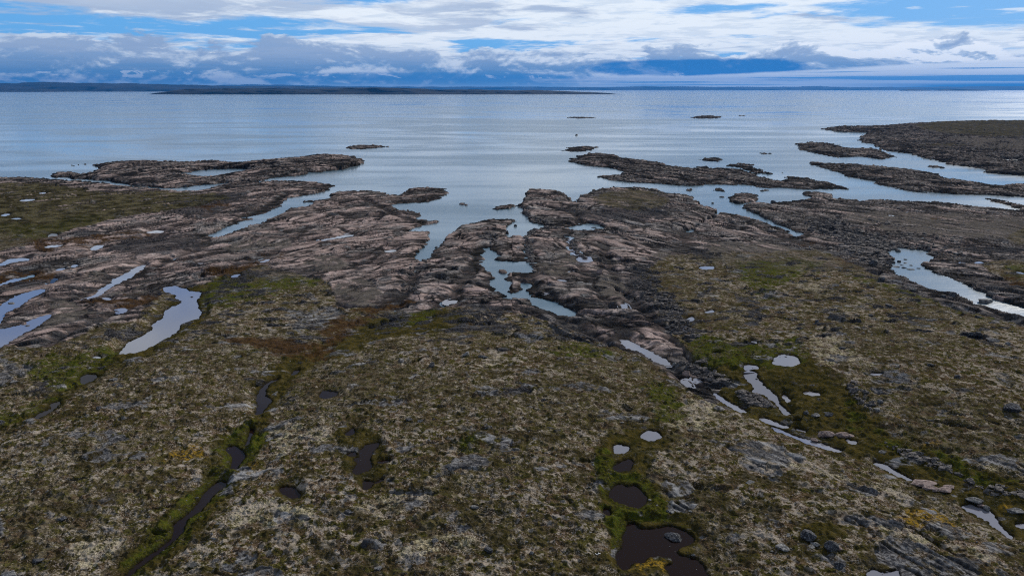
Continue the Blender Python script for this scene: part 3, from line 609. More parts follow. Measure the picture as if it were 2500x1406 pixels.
G = smooth(.36, .62, cv['gravel'] + .42*fbm(Xg/9., Yg/5., 5, 81) - .06)*(1-V)*(1-.9*smooth(.5,.65,.5+.5*fbm(q_/8., s_/3., 3, 83)))
band = smooth(132, 165, Yg)*smooth(290, 225, Yg)
D = smooth(.38, .62, cv['dark'] + .42*fbm(Xg/4., Yg/4., 4, 91) + band*.9*smooth(.12, .6, fbm(Xg/8., Yg/4.5, 5, 93)))
GY = smooth(.42, .6, cv['grey'] + .45*fbm(Xg/5., Yg/3., 4, 95) + .75*smooth(.30, .75, fbm(Xg/9., Yg/6., 5, 97)))
soft = np.maximum(V*(1-.85*D)*(1-.6*GY), G)
hum = .38*fbm(Xg/7., Yg/7., 3, 101) + .26*fbm(Xg/1.6, Yg/1.6, 3, 111)*smooth(260, 120, Yg)
tuft = np.clip(fbm(Xg/.75, Yg/.75, 2, 121), 0, 1)*.28*smooth(200, 110, Yg)
wetz = smooth(.15, .6, cv['green']+pw*.6)
vegh = hum*.9*(1+.5*wetz) + tuft + .12*(idb-.5) + .10*ledge
rel = rock*(1-soft) + soft*vegh
rel = rel*(1-.8*G)
shore = (lf-.5)*3.2
inl = smooth(.45, .9, lf)
island = ivid > 0
z = np.where(lf < .45, shore, shore*(1-inl) + inl*(B + .30)) 
z = z + dm*smooth(.5, 1.0, lw)*np.where(island, .42, .12) + .16*dm*smooth(.5, .95, lf)*island
def bump(p, zc, sx, sy, a):
    w = px2plane(np.array([p], float), zc)[0]
    return a*np.exp(-(((Xg-w[0])/sx)**2 + ((Yg-w[1])/sy)**2))
land_in = smooth(.45, .75, lf)
z = z + .32*land_in*(bump((1560, 500), 3, 42, 40, 6.5) + bump((760, 400), 3, 75, 45, 6) + bump((1330, 490), 2, 22, 35, 2.5)
                 + bump((1170, 560), 2, 22, 25, 2.0) + bump((2350, 320), 6, 190, 160, 5) + bump((700, 460), 2, 40, 18, 3.)
                 + bump((980, 480), 2, 25, 15, 2.) + bump((1480, 392), 2, 35, 20, 3.) + bump((400, 545), 2, 35, 22, 2.5)
                 + bump((2010, 520), 2, 60, 25, 2.) + bump((1790, 545), 2, 22, 14, 1.8)
                 + bump((2350, 700), 2, 35, 15, 2.2) + bump((270, 405), 2, 60, 18, 2.5))
z = z + rel*smooth(.30, .72, lf)*(.65+.35*smooth(.5, 1, lw))
# pools
pm_r = pm + .25*fbm(UU*110, VV0*95, 4, 181, .6)*smooth(.05, .25, pm)*smooth(.995, .8, pm)
pinside = (.5-pm_r)*.55
pt = pz + np.where(pm_r > .5, pinside*1.8, pinside) + rel*.10*(1-pm)
z = z + (pt-z)*smooth(.10, .55, pw)
# flat bank rims of moss round the peat pools
rim = np.exp(-((pm-.22)/.16)**2)*V*smooth(240, 120, Yg)
z = z + rim*(.02+.16*np.clip(fbm(Xg/1.1, Yg/1.1, 3, 131)+.2, 0, 1))
z = np.where((lf < .3) & (pm < .01), np.minimum(z, -.4), z)
z = np.where((lf > .8) & (pm < .02), np.maximum(z, .10+.08*W2), z)
Zg = z.astype(np.float32)
heightlift = Zg

MS = {}
MS['m1'] = (V, G, smooth(.35, .65, cv['rust'] + .4*fbm(Xg/6., Yg/4., 5, 141)), smooth(.38, .66, cv['green'] - .06 + .5*fbm(Xg/4., Yg/3., 5, 151) + .08*smooth(.05, .4, pw)*V))
MS['m2'] = (D, smooth(.3, .75, cv['pale'] -.1 + .5*fbm(Xg/4., Yg/4., 4, 161)), GY, smooth(.4, .7, cv['gold'] + .35*fbm(Xg/2., Yg/2., 4, 171)))
wet = np.clip(1-smooth(.0, 1.1, Zg - .35*W2), 0, 1)*(lw < .97)*smooth(.99, .9, lf*.5+lw*.5)
MS['m3'] = (crack*(1-soft), wet, smooth(.02, .5, pm), smooth(.36, .62, cv['bog'] + .34*fbm(Xg/4., Yg/3., 5, 191)))
MS['m4'] = (q_, s_, SL, W2)

Zsurf = np.where(pm > .45, np.maximum(pz, Zg), Zg)
def hit_height(X, Y, Zg=None):
    Zg = Zsurf if Zg is None else Zg
    u = X/Y; j = np.clip((u-us[0])/.00132, 0, NC-1.01); i = np.interp(-Y, -Yr[::-1], np.arange(NR)[::-1]) if Yr[0] > Yr[-1] else np.interp(Y, Yr, np.arange(NR))
    i = min(max(i, 0), NR-1.01)
    a, b = int(i), int(j); fa, fb = i-a, j-b
    return float(Zg[a, b]*(1-fa)*(1-fb)+Zg[a+1, b]*fa*(1-fb)+Zg[a, b+1]*(1-fa)*fb+Zg[a+1, b+1]*fa*fb)

# ---- ground material
def ground_material():
    N = mat("tundra and bedrock")
    geo = N.new('ShaderNodeNewGeometry'); pos = geo.outputs['Position']
    sepn = N.new('ShaderNodeSeparateXYZ'); N.l.new(pos, sepn.inputs[0])
    px_, py_, pz_ = sepn.outputs
    def att(nm):
        a = N.new('ShaderNodeAttribute', attribute_name=nm); s3 = N.new('ShaderNodeSeparateColor'); N.l.new(a.outputs['Color'], s3.inputs[0])
        return list(s3.outputs)[:3] + [a.outputs['Alpha']]
    V_, G_, RU, GN = att('m1'); D_, PA, GY_, GO = att('m2'); CR, WT, PL, BG = att('m3')
    nA = N.noise(pos, .035, 4, .55); nB = N.noise(pos, .14, 5, .6); nC = N.noise(pos, .55, 5, .62); nD = N.noise(pos, 2.2, 4, .65); nE = N.noise(pos, 6.0, 3, .7)
    a4 = N.new('ShaderNodeAttribute', attribute_name='m4'); s4 = N.new('ShaderNodeSeparateColor')
    sx4 = N.new('ShaderNodeSeparateXYZ'); N.l.new(a4.outputs['Vector'], sx4.inputs[0]); Q_, S_, SL_ = sx4.outputs; nSL = N.m('SUBTRACT', 1.0, N.mul(SL_, .8))
    warp = N.m('SUBTRACT', N.noise(pos, .35, 4, .6), .5)
    def sq(a, b_, w_=1.0): return N.vec(N.add(N.mul(Q_, a), N.mul(warp, w_*.8)), N.add(N.mul(S_, b_), N.mul(warp, w_)), 0)
    strk = N.noise(sq(.055, .60, .2), 1.0, 7, .66, .1)
    strf = N.noise(sq(.016, .12, .1), 1.0, 6, .64, .1)
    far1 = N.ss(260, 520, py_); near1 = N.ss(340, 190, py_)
    def lines(v, lo, hi):
        e = N.vor(v, 1.0, 'DISTANCE_TO_EDGE', 'Distance'); return N.ss(hi, lo, e)
    L1 = lines(sq(1/13., 1/4.6, .15), .03, .13)
    L2 = lines(sq(1/5.2, 1/1.9, .25), .03, .13)
    L3 = lines(sq(1/42., 1/15., .15), .02, .12)
    cid = N.vor(sq(1/13., 1/4.6, .15), 1.0, 'F1', 'Color')
    csep = N.new('ShaderNodeSeparateColor'); N.l.new(cid, csep.inputs[0]); cv1 = csep.outputs[0]
    # --- rock
    pinkw = N.ss(-.02, .5, N.add(N.add(N.mul(N.m('SUBTRACT', nA, .5), 2.2), N.mul(N.m('SUBTRACT', cv1, .5), .8)), N.mul(N.ss(60, -80, px_), .45)))
    rk = N.mix(pinkw, (.25, .23, .217), (.37, .285, .26))
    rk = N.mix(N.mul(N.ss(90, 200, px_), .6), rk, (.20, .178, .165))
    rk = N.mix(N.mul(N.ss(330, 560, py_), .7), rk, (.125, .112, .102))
    rk = N.mix(N.mul(N.ss(.55, .9, cv1), .35), rk, (.46, .37, .33))
    rk = N.mix(N.mul(SL_, .75), rk, N.mix(nB, (.25, .20, .18), (.37, .28, .25)))
    rk = N.mix(N.mul(nSL, N.mul(N.ss(.53, .62, strk), N.add(.45, N.mul(far1, .35)))), rk, (.036, .034, .034))
    rk = N.mix(N.mul(N.mul(nSL, N.ss(.55, .63, strf)), .75), rk, (.045, .042, .040))
    rk = N.mix(N.mul(N.ss(.54, .63, nC), .6), rk, (.45, .385, .35))
    rk = N.mix(N.mul(N.mul(nSL, N.ss(.52, .64, nD)), .55), rk, (.030, .029, .030))
    brk = N.ss(.34, .55, nB)
    def seams(coef, ph, wdt, src=None):
        t_ = N.m('FRACT', N.add(N.mul(S_ if src is None else src, coef), tot_(N, ph, N.mul(nB, .9), N.mul(nC, .22))))
        return N.ss(wdt, wdt*.35, t_)
    brk2 = N.ss(.42, .56, N.noise(sq(.06, .30, .1), 1.0, 4, .6))
    sm1 = N.mul(seams(.27, 0.0, .26), brk2); sm2 = N.mul(N.mul(seams(.095, .4, .20), N.ss(.40, .54, nB)), N.add(.35, N.mul(far1, .65)))
    sm3 = N.mul(seams(.13, .2, .10, Q_), N.ss(.50, .60, N.noise(sq(.25, .08, .1), 1.0, 3, .5)))
    rk = N.mix(N.mul(N.mul(L1, brk), .92), rk, (.010, .010, .010))
    rk = N.mix(N.mul(N.mul(N.mul(N.mul(L2, nSL), N.ss(.42, .6, nB)), N.add(.15, near1)), .85), rk, (.012, .012, .012))
    rk = N.mix(N.mul(N.mul(L3, N.add(.2, far1)), .9), rk, (.010, .010, .010))
    rk = N.mix(N.mul(N.m('MAXIMUM', N.m('MAXIMUM', sm1, sm2), sm3), N.mul(nSL, .95)), rk, (.012, .011, .011))
    rk = N.mix(N.mul(CR, .75), rk, (.014, .013, .013))
    rk = N.mix(N.mul(N.ss(.60, .66, nE), .35), rk, (.40, .38, .35))
    gry = N.mix(N.ss(.42, .6, nD), (.055, .054, .056), (.17, .165, .162))
    gry = N.mix(N.mul(N.ss(.50, .60, strk), .7), gry, (.27, .265, .26))
    gry = N.mix(N.mul(L2, .6), gry, (.02, .02, .022))
    dk = N.mix(N.ss(.5, .66, nD), (.018, .018, .020), (.085, .083, .085))
    dk = N.mix(N.mul(N.ss(.5, .6, strk), .45), dk, (.13, .125, .125))
    rk = N.mix(N.mul(GY_, .85), rk, gry)
    rk = N.mix(N.mul(D_, .8), rk, dk)
    # intertidal weed band
    rk = N.mix(N.mul(WT, N.ss(.30, .55, nB)), rk, (.014, .014, .013))
    rk = N.mix(N.mul(N.ss(.5, .62, N.noise(sq(.05, .22, .6), 1.0, 6, .6)), .45), rk, (.055, .050, .047))
    # --- gravel
    gv = N.mix(N.ss(.4, .62, nC), (.070, .063, .055), (.105, .093, .080))
    gv = N.mix(N.mul(N.ss(.54, .6, strk), .5), gv, (.19, .165, .15))
    gv = N.mix(N.mul(N.ss(.62, .66, nD), .7), gv, (.22, .2, .19))
    gv = N.mix(N.mul(N.ss(.60, .68, nE), .5), gv, (.03, .03, .03))
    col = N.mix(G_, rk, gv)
    # --- tundra: heath, lichen, moss
    heath = N.mix(N.ss(.40, .62, nC), (.042, .034, .017), (.14, .118, .080))
    heath = N.mix(N.mul(N.ss(.47, .58, nA), .75), heath, (.080, .056, .028))
    moss = N.mix(N.ss(.4, .62, nD), (.023, .024, .007), (.078, .072, .020))
    cush = N.vor(N.scalev(pos, (.55, .62, .5)), 1.0, 'F1', 'Distance'); cushc = N.vor(N.scalev(pos, (.55, .62, .5)), 1.0, 'F1', 'Color')
    cs_ = N.new('ShaderNodeSeparateColor'); N.l.new(cushc, cs_.inputs[0])
    rad = N.add(N.mul(N.m('SUBTRACT', cs_.outputs[1], .45), .7), N.mul(N.m('SUBTRACT', nD, .5), .55))
    cm = N.ss(-.03, .05, N.m('SUBTRACT', rad, cush))
    mosm = N.m('MAXIMUM', cm, N.ss(.50, .57, tot_(N, N.mul(nC, .55), N.mul(N.noise(pos, .85, 4, .5), .45), N.mul(N.m('SUBTRACT', nA, .5), .25))))
    veg = N.mix(N.mul(mosm, .88), heath, moss)
    lich_n = N.noise(pos, 4.6, 3, .75)
    lichc = N.mix(N.ss(.4, .6, nB), (.36, .295, .275), (.37, .33, .28))
    lm = N.ss(.53, .60, tot_(N, lich_n, N.mul(PA, .06), N.mul(N.m('SUBTRACT', nB, .5), .42), N.mul(mosm, -.14), N.mul(N.m('SUBTRACT', nA, .5), .34)))
    veg = N.mix(N.mul(lm, .62), veg, lichc)
    pn = N.noise(pos, .20, 6, .66)
    mid = N.noise(N.scalev(pos, (.40, .55, .4)), 1.0, 6, .62, .3)
    veg = N.mix(N.mul(N.ss(.535, .59, mid), .72), veg, N.mix(N.ss(.4, .6, nD), (.030, .028, .010), (.088, .074, .028)))
    veg = N.mix(N.mul(N.ss(.455, .41, mid), .62), veg, N.mix(N.ss(.4, .6, nD), (.045, .028, .016), (.115, .078, .050)))
    veg = N.mix(N.mul(N.ss(.60, .64, pn), N.ss(.40, .5, nD)), veg, N.mix(nD, (.06, .06, .062), (.17, .165, .165)))
    mat_ = N.ss(.560, .610, tot_(N, N.noise(pos, .80, 7, .62), N.mul(N.m('SUBTRACT', nA, .5), .3), N.mul(PA, .03)))
    veg = N.mix(N.mul(mat_, .75), veg, N.mix(N.ss(.35, .65, nE), (.20, .17, .14), (.40, .355, .30)))
    palec = N.mix(N.ss(.4, .6, nD), (.20, .18, .12), (.42, .375, .26))
    pm_ = N.mul(N.ss(.3, .8, PA), N.ss(.47, .58, N.add(N.mul(nC, .5), N.mul(lich_n, .5))))
    veg = N.mix(N.mul(pm_, .7), veg, palec)
    veg = N.mix(N.mul(N.ss(.50, .62, N.noise(pos, .26, 6, .68)), .8), veg, N.mix(nD, (.020, .018, .008), (.060, .048, .020)))
    veg = N.mix(N.mul(N.ss(.52, .64, nE), .7), veg, (.012, .010, .006))
    bogc = N.mix(N.ss(.40, .62, nC), (.030, .028, .008), (.070, .055, .016)); bogc = N.mix(N.mul(N.ss(.5, .65, nD), .6), bogc, (.030, .026, .012))
    veg = N.mix(N.mul(BG, N.add(.55, N.mul(N.ss(.35, .5, nD), .4))), veg, bogc)
    gold = N.mix(nD, (.10, .065, .012), (.26, .17, .03))
    veg = N.mix(N.mul(GO, N.ss(.42, .56, nD)), veg, gold)
    grn = N.mix(N.ss(.35, .65, nC), (.022, .026, .006), (.044, .058, .010))
    grn = N.mix(N.mul(N.ss(.46, .6, nD), .8), grn, (.075, .07, .014))
    veg = N.mix(N.mul(GN, N.add(.22, N.mul(N.ss(.40, .54, N.add(N.mul(nC, .6), N.mul(nD, .4))), .7))), veg, grn)
    veg = N.mix(N.mul(GY_, N.ss(.38, .52, nC)), veg, gry)
    veg = N.mix(N.mul(D_, N.ss(.36, .5, nC)), veg, dk)
    farveg = N.ss(230, 330, py_)
    veg = N.mix(N.mul(farveg, .75), veg, N.mix(N.ss(.42, .6, nB), (.018, .017, .008), (.075, .066, .034)))
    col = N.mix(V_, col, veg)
    rust = N.mix(N.ss(.4, .62, nC), (.036, .022, .011), (.070, .042, .020))
    col = N.mix(N.mul(N.mul(RU, .9), N.ss(.36, .5, nB)), col, rust)
    # wet peat at pool edges
    col = N.mix(N.mul(PL, N.add(.5, N.mul(V_, .35))), col, (.014, .012, .008))
    col = N.mix(N.ss(.1, -.6, pz_), col, (.02, .022, .02))
    gm = N.new('ShaderNodeGamma'); N.l.new(col, gm.inputs[0]); gm.inputs[1].default_value = 1.13
    N.l.new(gm.outputs[0], N.bsdf.inputs['Base Color'])
    N.bsdf.inputs['Roughness'].default_value = .9
    N.bsdf.inputs['Specular IOR Level'].default_value = .0
    bh = N.add(N.mul(nD, .5), N.add(N.mul(lich_n, .35), N.add(N.mul(nC, .8), N.mul(N.m('SUBTRACT', 1.0, V_), N.add(N.mul(strk, .9), N.mul(N.m('MAXIMUM', N.m('MAXIMUM', sm1, sm2), N.m('MAXIMUM', L1, sm3)), -1.1))))))
    bp = N.new('ShaderNodeBump'); bp.inputs['Strength'].default_value = .9; bp.inputs['Distance'].default_value = .45
    N.l.new(bh, bp.inputs['Height']); N.l.new(bp.outputs[0], N.bsdf.inputs['Normal'])
    return N.M
def tot_(N, *a):
    r = a[0]
    for q in a[1:]: r = N.add(r, q)
    return r
GM = ground_material()

def water_material(name, base_col, rough, streaks=False, ior=1.33):
    N = mat(name); b = N.bsdf
    geo = N.new('ShaderNodeNewGeometry'); pos = geo.outputs['Position']
    b.inputs['IOR'].default_value = ior
    N.put(b.inputs['Base Color'], base_col)
    if streaks:
        sepn = N.new('ShaderNodeSeparateXYZ'); N.l.new(pos, sepn.inputs[0])
        big = N.noise(N.scalev(pos, (.0013, .0042, 0)), 1.0, 8, .64, 2.4)
        med = N.noise(N.scalev(pos, (.006, .022, 0)), 1.0, 5, .6, 1.0)
        slick = N.ss(.42, .62, N.add(N.mul(big, .7), N.mul(med, .3)))
        rg = N.add(N.mul(N.m('SUBTRACT', 1.0, slick), .17), rough)
        N.l.new(rg, b.inputs['Roughness'])
        N.l.new(N.mix(slick, (.045, .080, .105), (.115, .155, .18)), b.inputs['Base Color'])
        w1 = N.noise(N.scalev(pos, (.35, .8, 0)), 1.0, 4, .6)
        w2 = N.noise(N.scalev(pos, (1.6, 2.6, 0)), 1.0, 3, .6)
        bp = N.new('ShaderNodeBump'); bp.inputs['Distance'].default_value = .35
        N.l.new(N.mul(N.ss(1200, 150, sepn.outputs[1]), .16), bp.inputs['Strength'])
        N.l.new(N.add(w1, N.mul(w2, .35)), bp.inputs['Height']); N.l.new(bp.outputs[0], b.inputs['Normal'])
    else:
        w1 = N.noise(pos, 1.8, 3, .6)
        bp = N.new('ShaderNodeBump'); bp.inputs['Distance'].default_value = .02; bp.inputs['Strength'].default_value = .25
        N.l.new(w1, bp.inputs['Height']); N.l.new(bp.outputs[0], b.inputs['Normal'])
        b.inputs['Roughness'].default_value = rough
    return N.M
SEA = water_material("sea water", (.03, .05, .06), .07, True)
PEAT = water_material("peat water", (.008, .004, .003), .03, ior=1.24)
PEAT.node_tree.nodes['Principled BSDF'].inputs['Specular IOR Level'].default_value = .22
CLEAR = water_material("pool water", (.115, .112, .125), .03, ior=1.65)

# ---- build ground, islets, pools
idx = np.arange(NR*NC).reshape(NR, NC)
quads = np.stack([idx[:-1, :-1], idx[:-1, 1:], idx[1:, 1:], idx[1:, :-1]], -1).reshape(-1, 4)
flatZ = Zg.ravel(); qz = flatZ[quads].max(1); qid = ivid.ravel()[quads].max(1)
VERT = np.stack([Xg.ravel(), Yg.ravel(), flatZ], 1)
def piece(name, sel):
    q = quads[sel]; u_, inv = np.unique(q, return_inverse=True)
    o = link_mesh(name, VERT[u_], inv.reshape(-1, 4), GM)
    for k, ch in MS.items():
        a = o.data.attributes.new(k, 'FLOAT_COLOR', 'POINT')
        a.data.foreach_set('color', np.stack([c.ravel()[u_] for c in ch], 1).astype(np.float32).ravel())
    return o
keep = qz > -.7
g = piece("ground", keep & (qid == 0)); g['kind'] = 'structure'
for k, (lab, s, h) in enumerate(ISLES):
    sel = keep & (qid == k+1)
    if sel.sum() < 4: print("tiny isle", lab); continue
    o = piece("rocky_islet" if 'headland' not in lab else "rocky_headland", sel)
    tag(o, lab, 'islet' if 'headland' not in lab else 'headland')
# water
link = [(-90000, -2000, 0), (90000, -2000, 0), (90000, 90000, 0), (-90000, 90000, 0)]
def sheet(name, x0, x1, y0, y1, z, m, n=1):
    xs = np.linspace(x0, x1, n+1); yy = np.linspace(y0, y1, n+1)
    v = np.array([(a, b, z) for b in yy for a in xs]); f = np.array([(j*(n+1)+i, j*(n+1)+i+1, (j+1)*(n+1)+i+1, (j+1)*(n+1)+i) for j in range(n) for i in range(n)])
    return link_mesh(name, v, f, m)
sea = sheet("sea", -60000, 60000, -3000, 62000, 0, SEA, 6); sea['kind'] = 'structure'
sb = sheet("seabed", -60000, 60000, -3000, 62000, -12, GM, 1); sb['kind'] = 'structure'
pq = pvid.ravel()[quads]
pzf = pz.ravel()
for k, (lab, s, flat) in enumerate(POOLS):
    sel = (pq == k+1).any(1) & (pm.ravel()[quads].max(1) > .12)
    if sel.sum() < 2: print("tiny pool", lab); continue
    q = quads[sel]; u_, inv = np.unique(q, return_inverse=True)
    v = VERT[u_].copy(); v[:, 2] = pzf[u_] if pool_z[k] is None else pool_z[k]
    lab = lab or 'small rock puddle'; near = any(t in lab for t in ('black', 'peat', 'dark', 'mossy', 'left-hand stream', 'far left', 'tilted'))
    o = link_mesh("stream" if 'stream' in lab or 'thread' in lab or 'rill' in lab or 'channel' in lab else "pool", v, inv.reshape(-1, 4), PEAT if near else CLEAR)
    o['kind'] = 'structure'
    if POOLS[k][0]: o['label'] = lab

# ------------------------------------------------------------------ far hills
def hill_material():
    N = mat("far hills"); pos = N.new('ShaderNodeNewGeometry').outputs['Position']
    n = N.noise(pos, .0016, 6, .6); n2 = N.noise(pos, .008, 4, .6)
    c = N.mix(N.ss(.4, .62, n), (.008, .011, .014), (.022, .023, .024)); c = N.mix(N.mul(N.ss(.62, .7, n2), .4), c, (.08, .075, .07))
    N.l.new(c, N.bsdf.inputs['Base Color']); N.bsdf.inputs['Roughness'].default_value = 1
    N.bsdf.inputs['Specular IOR Level'].default_value = .05
    return N.M
HM = hill_material()
def hills(name, label, dist, prof, depth, seed, rough=.18):
    """prof: (x, top_y) pairs of skyline height; a broad ridge of real width"""
    xs = np.array([p[0] for p in prof], float); tp = np.array([p[1] for p in prof], float)
    n = 420; X = np.linspace(xs[0], xs[-1], n); hp = np.interp(X, xs, tp)
    elev = CAMZ + dist*.90*(218.5-hp)/FPX/1.04; ends = smooth(0, .03, (X-X[0])/(X[-1]-X[0]))*smooth(0, .03, (X[-1]-X)/(X[-1]-X[0]))
    m = 40; T = np.linspace(0, 1, m)
    wx = (X-1250)/FPX*dist/.9625
    V_ = []
    for t in T:
        yy = dist + depth*(t-.5)
        sh = np.sin(math.pi*min(1, t*1.0))**.7 if 0 < t < 1 else 0
        nz = 1 + rough*fbm(wx/(dist*.03), np.full(n, yy/(dist*.03)), 4, seed)
        zz = np.maximum(elev, 2)*ends*sh*nz - (3 if t in (0, 1) else 0)
        V_.append(np.stack([wx*(1+.0*t), yy+fbm(wx/(dist*.05), wx*0+t*3, 3, seed+3)*depth*.12, zz], 1))
    V_ = np.concatenate(V_); id_ = np.arange(m*n).reshape(m, n)
    F_ = np.stack([id_[:-1, :-1], id_[:-1, 1:], id_[1:, 1:], id_[1:, :-1]], -1).reshape(-1, 4)
    o = link_mesh(name, V_, F_, HM); o['kind'] = 'structure'
    if POOLS[k][0]: o['label'] = label; return o
hills("hills", "distant blue mainland hills along the left horizon", 20000, [(-500, 207), (-200, 203), (0, 204), (130, 204), (200, 202), (290, 203), (350, 204), (480, 207), (600, 211), (750, 212), (900, 214), (1000, 216), (1100, 219)], 5000, 5, .10)
hills("hills", "very distant blue hills along the middle and right horizon", 42000, [(500, 209), (700, 208), (900, 212), (1000, 213), (1300, 213), (1450, 214), (1560, 212), (1700, 213), (1900, 213), (1940, 211), (2000, 214), (2200, 214), (2300, 212), (2500, 211), (3000, 208)], 6000, 8, .15)
hills("hills", "low dark shore in front of the left blue hills", 16500, [(-500, 212), (-100, 214), (60, 215), (180, 218), (260, 221)], 2500, 11, .25)
hills("hills", "low dark nearer headland left of the centre of the horizon", 9000, [(455, 226), (520, 219), (620, 217), (700, 218), (800, 219), (870, 217), (940, 214), (1000, 216), (1060, 220), (1150, 220), (1250, 222), (1330, 222), (1400, 226), (1490, 229.5)], 900, 15, .10)
hills("hills", "pair of tiny far islands low on the right horizon", 26000, [(2136, 221), (2150, 219), (2185, 221)], 900, 18, .1)
hills("hills", "longer tiny far island on the right horizon", 26000, [(2216, 221), (2240, 218.6), (2290, 218.3), (2312, 221)], 900, 19, .1)

# ------------------------------------------------------------------ boulders
def rock_material(name, c1, c2, lichen):
    N = mat(name); pos = N.new('ShaderNodeTexCoord').outputs['Object']
    n = N.noise(pos, 1.6, 6, .65); n2 = N.noise(pos, 5.5, 4, .65)
    c = N.mix(N.ss(.4, .6, n), c1, c2); c = N.mix(N.mul(N.ss(.54, .62, n2), .75), c, lichen)
    c = N.mix(N.mul(N.ss(.42, .34, n2), .7), c, tuple(v*.3 for v in c1))
    N.l.new(c, N.bsdf.inputs['Base Color']); N.bsdf.inputs['Roughness'].default_value = .85; N.bsdf.inputs['Specular IOR Level'].default_value = .05
    bp = N.new('ShaderNodeBump'); bp.inputs['Strength'].default_value = .7; bp.inputs['Distance'].default_value = .12
    N.l.new(N.add(n, n2), bp.inputs['Height']); N.l.new(bp.outputs[0], N.bsdf.inputs['Normal'])
    return N.M
RM = dict(black=rock_material("black lichened rock", (.018, .018, .020), (.045, .045, .050), (.15, .155, .15)),
          grey=rock_material("grey lichened rock", (.05, .049, .049), (.115, .112, .108), (.25, .25, .24)),
          pink=rock_material("pink granite", (.075, .055, .050), (.16, .118, .105), (.24, .21, .19)))
import bmesh
def boulder_mesh(seed, flat=.6, cuts=7, sub=4):
    bm = bmesh.new(); bmesh.ops.create_icosphere(bm, subdivisions=sub, radius=1)
    rr = random.Random(seed); off = Vector((rr.uniform(0, 99), rr.uniform(0, 99), rr.uniform(0, 99)))
    planes = []
    for k in range(cuts):
        v = Vector((rr.gauss(0, 1), rr.gauss(0, 1), rr.gauss(0, .8))).normalized(); planes.append((v, rr.uniform(.55, .85)))
    for v in bm.verts:
        p = v.co.copy()
        for nrm, d in planes:
            e = p.dot(nrm)-d
            if e > 0: p -= nrm*e*.96
        p += p.normalized()*(.10*mnoise.noise(p*1.1+off) + .05*mnoise.noise(p*4.7+off) + .035*mnoise.noise(p*11+off))
        p.z *= flat; v.co = p
    me = bpy.data.meshes.new("boulder"); bm.to_mesh(me); bm.free()
    return me
RM['brown'] = rock_material('dark brown stone', (.035, .032, .030), (.085, .076, .070), (.19, .17, .16))
BM = {}
for kind in RM:
    for fl, nm in ((.75, 'round'), (.38, 'flat'), (.2, 'slab')):
        for q in range(3):
            me = boulder_mesh(hash_ := (ord(kind[0])*31 + int(fl*100)*7 + q*131), fl, 11 if nm == 'round' else 15); me.materials.append(RM[kind]); BM[kind, nm, q] = me
def find_ground(p):
    w = px2world(np.array([p], float))[0]
    for _ in range(12):
        h = max(hit_height(w[0], w[1]), -.05); w = .5*w + .5*px2plane(np.array([p], float), max(h, 0))[0]
    return w[0], w[1], max(h, -.1)
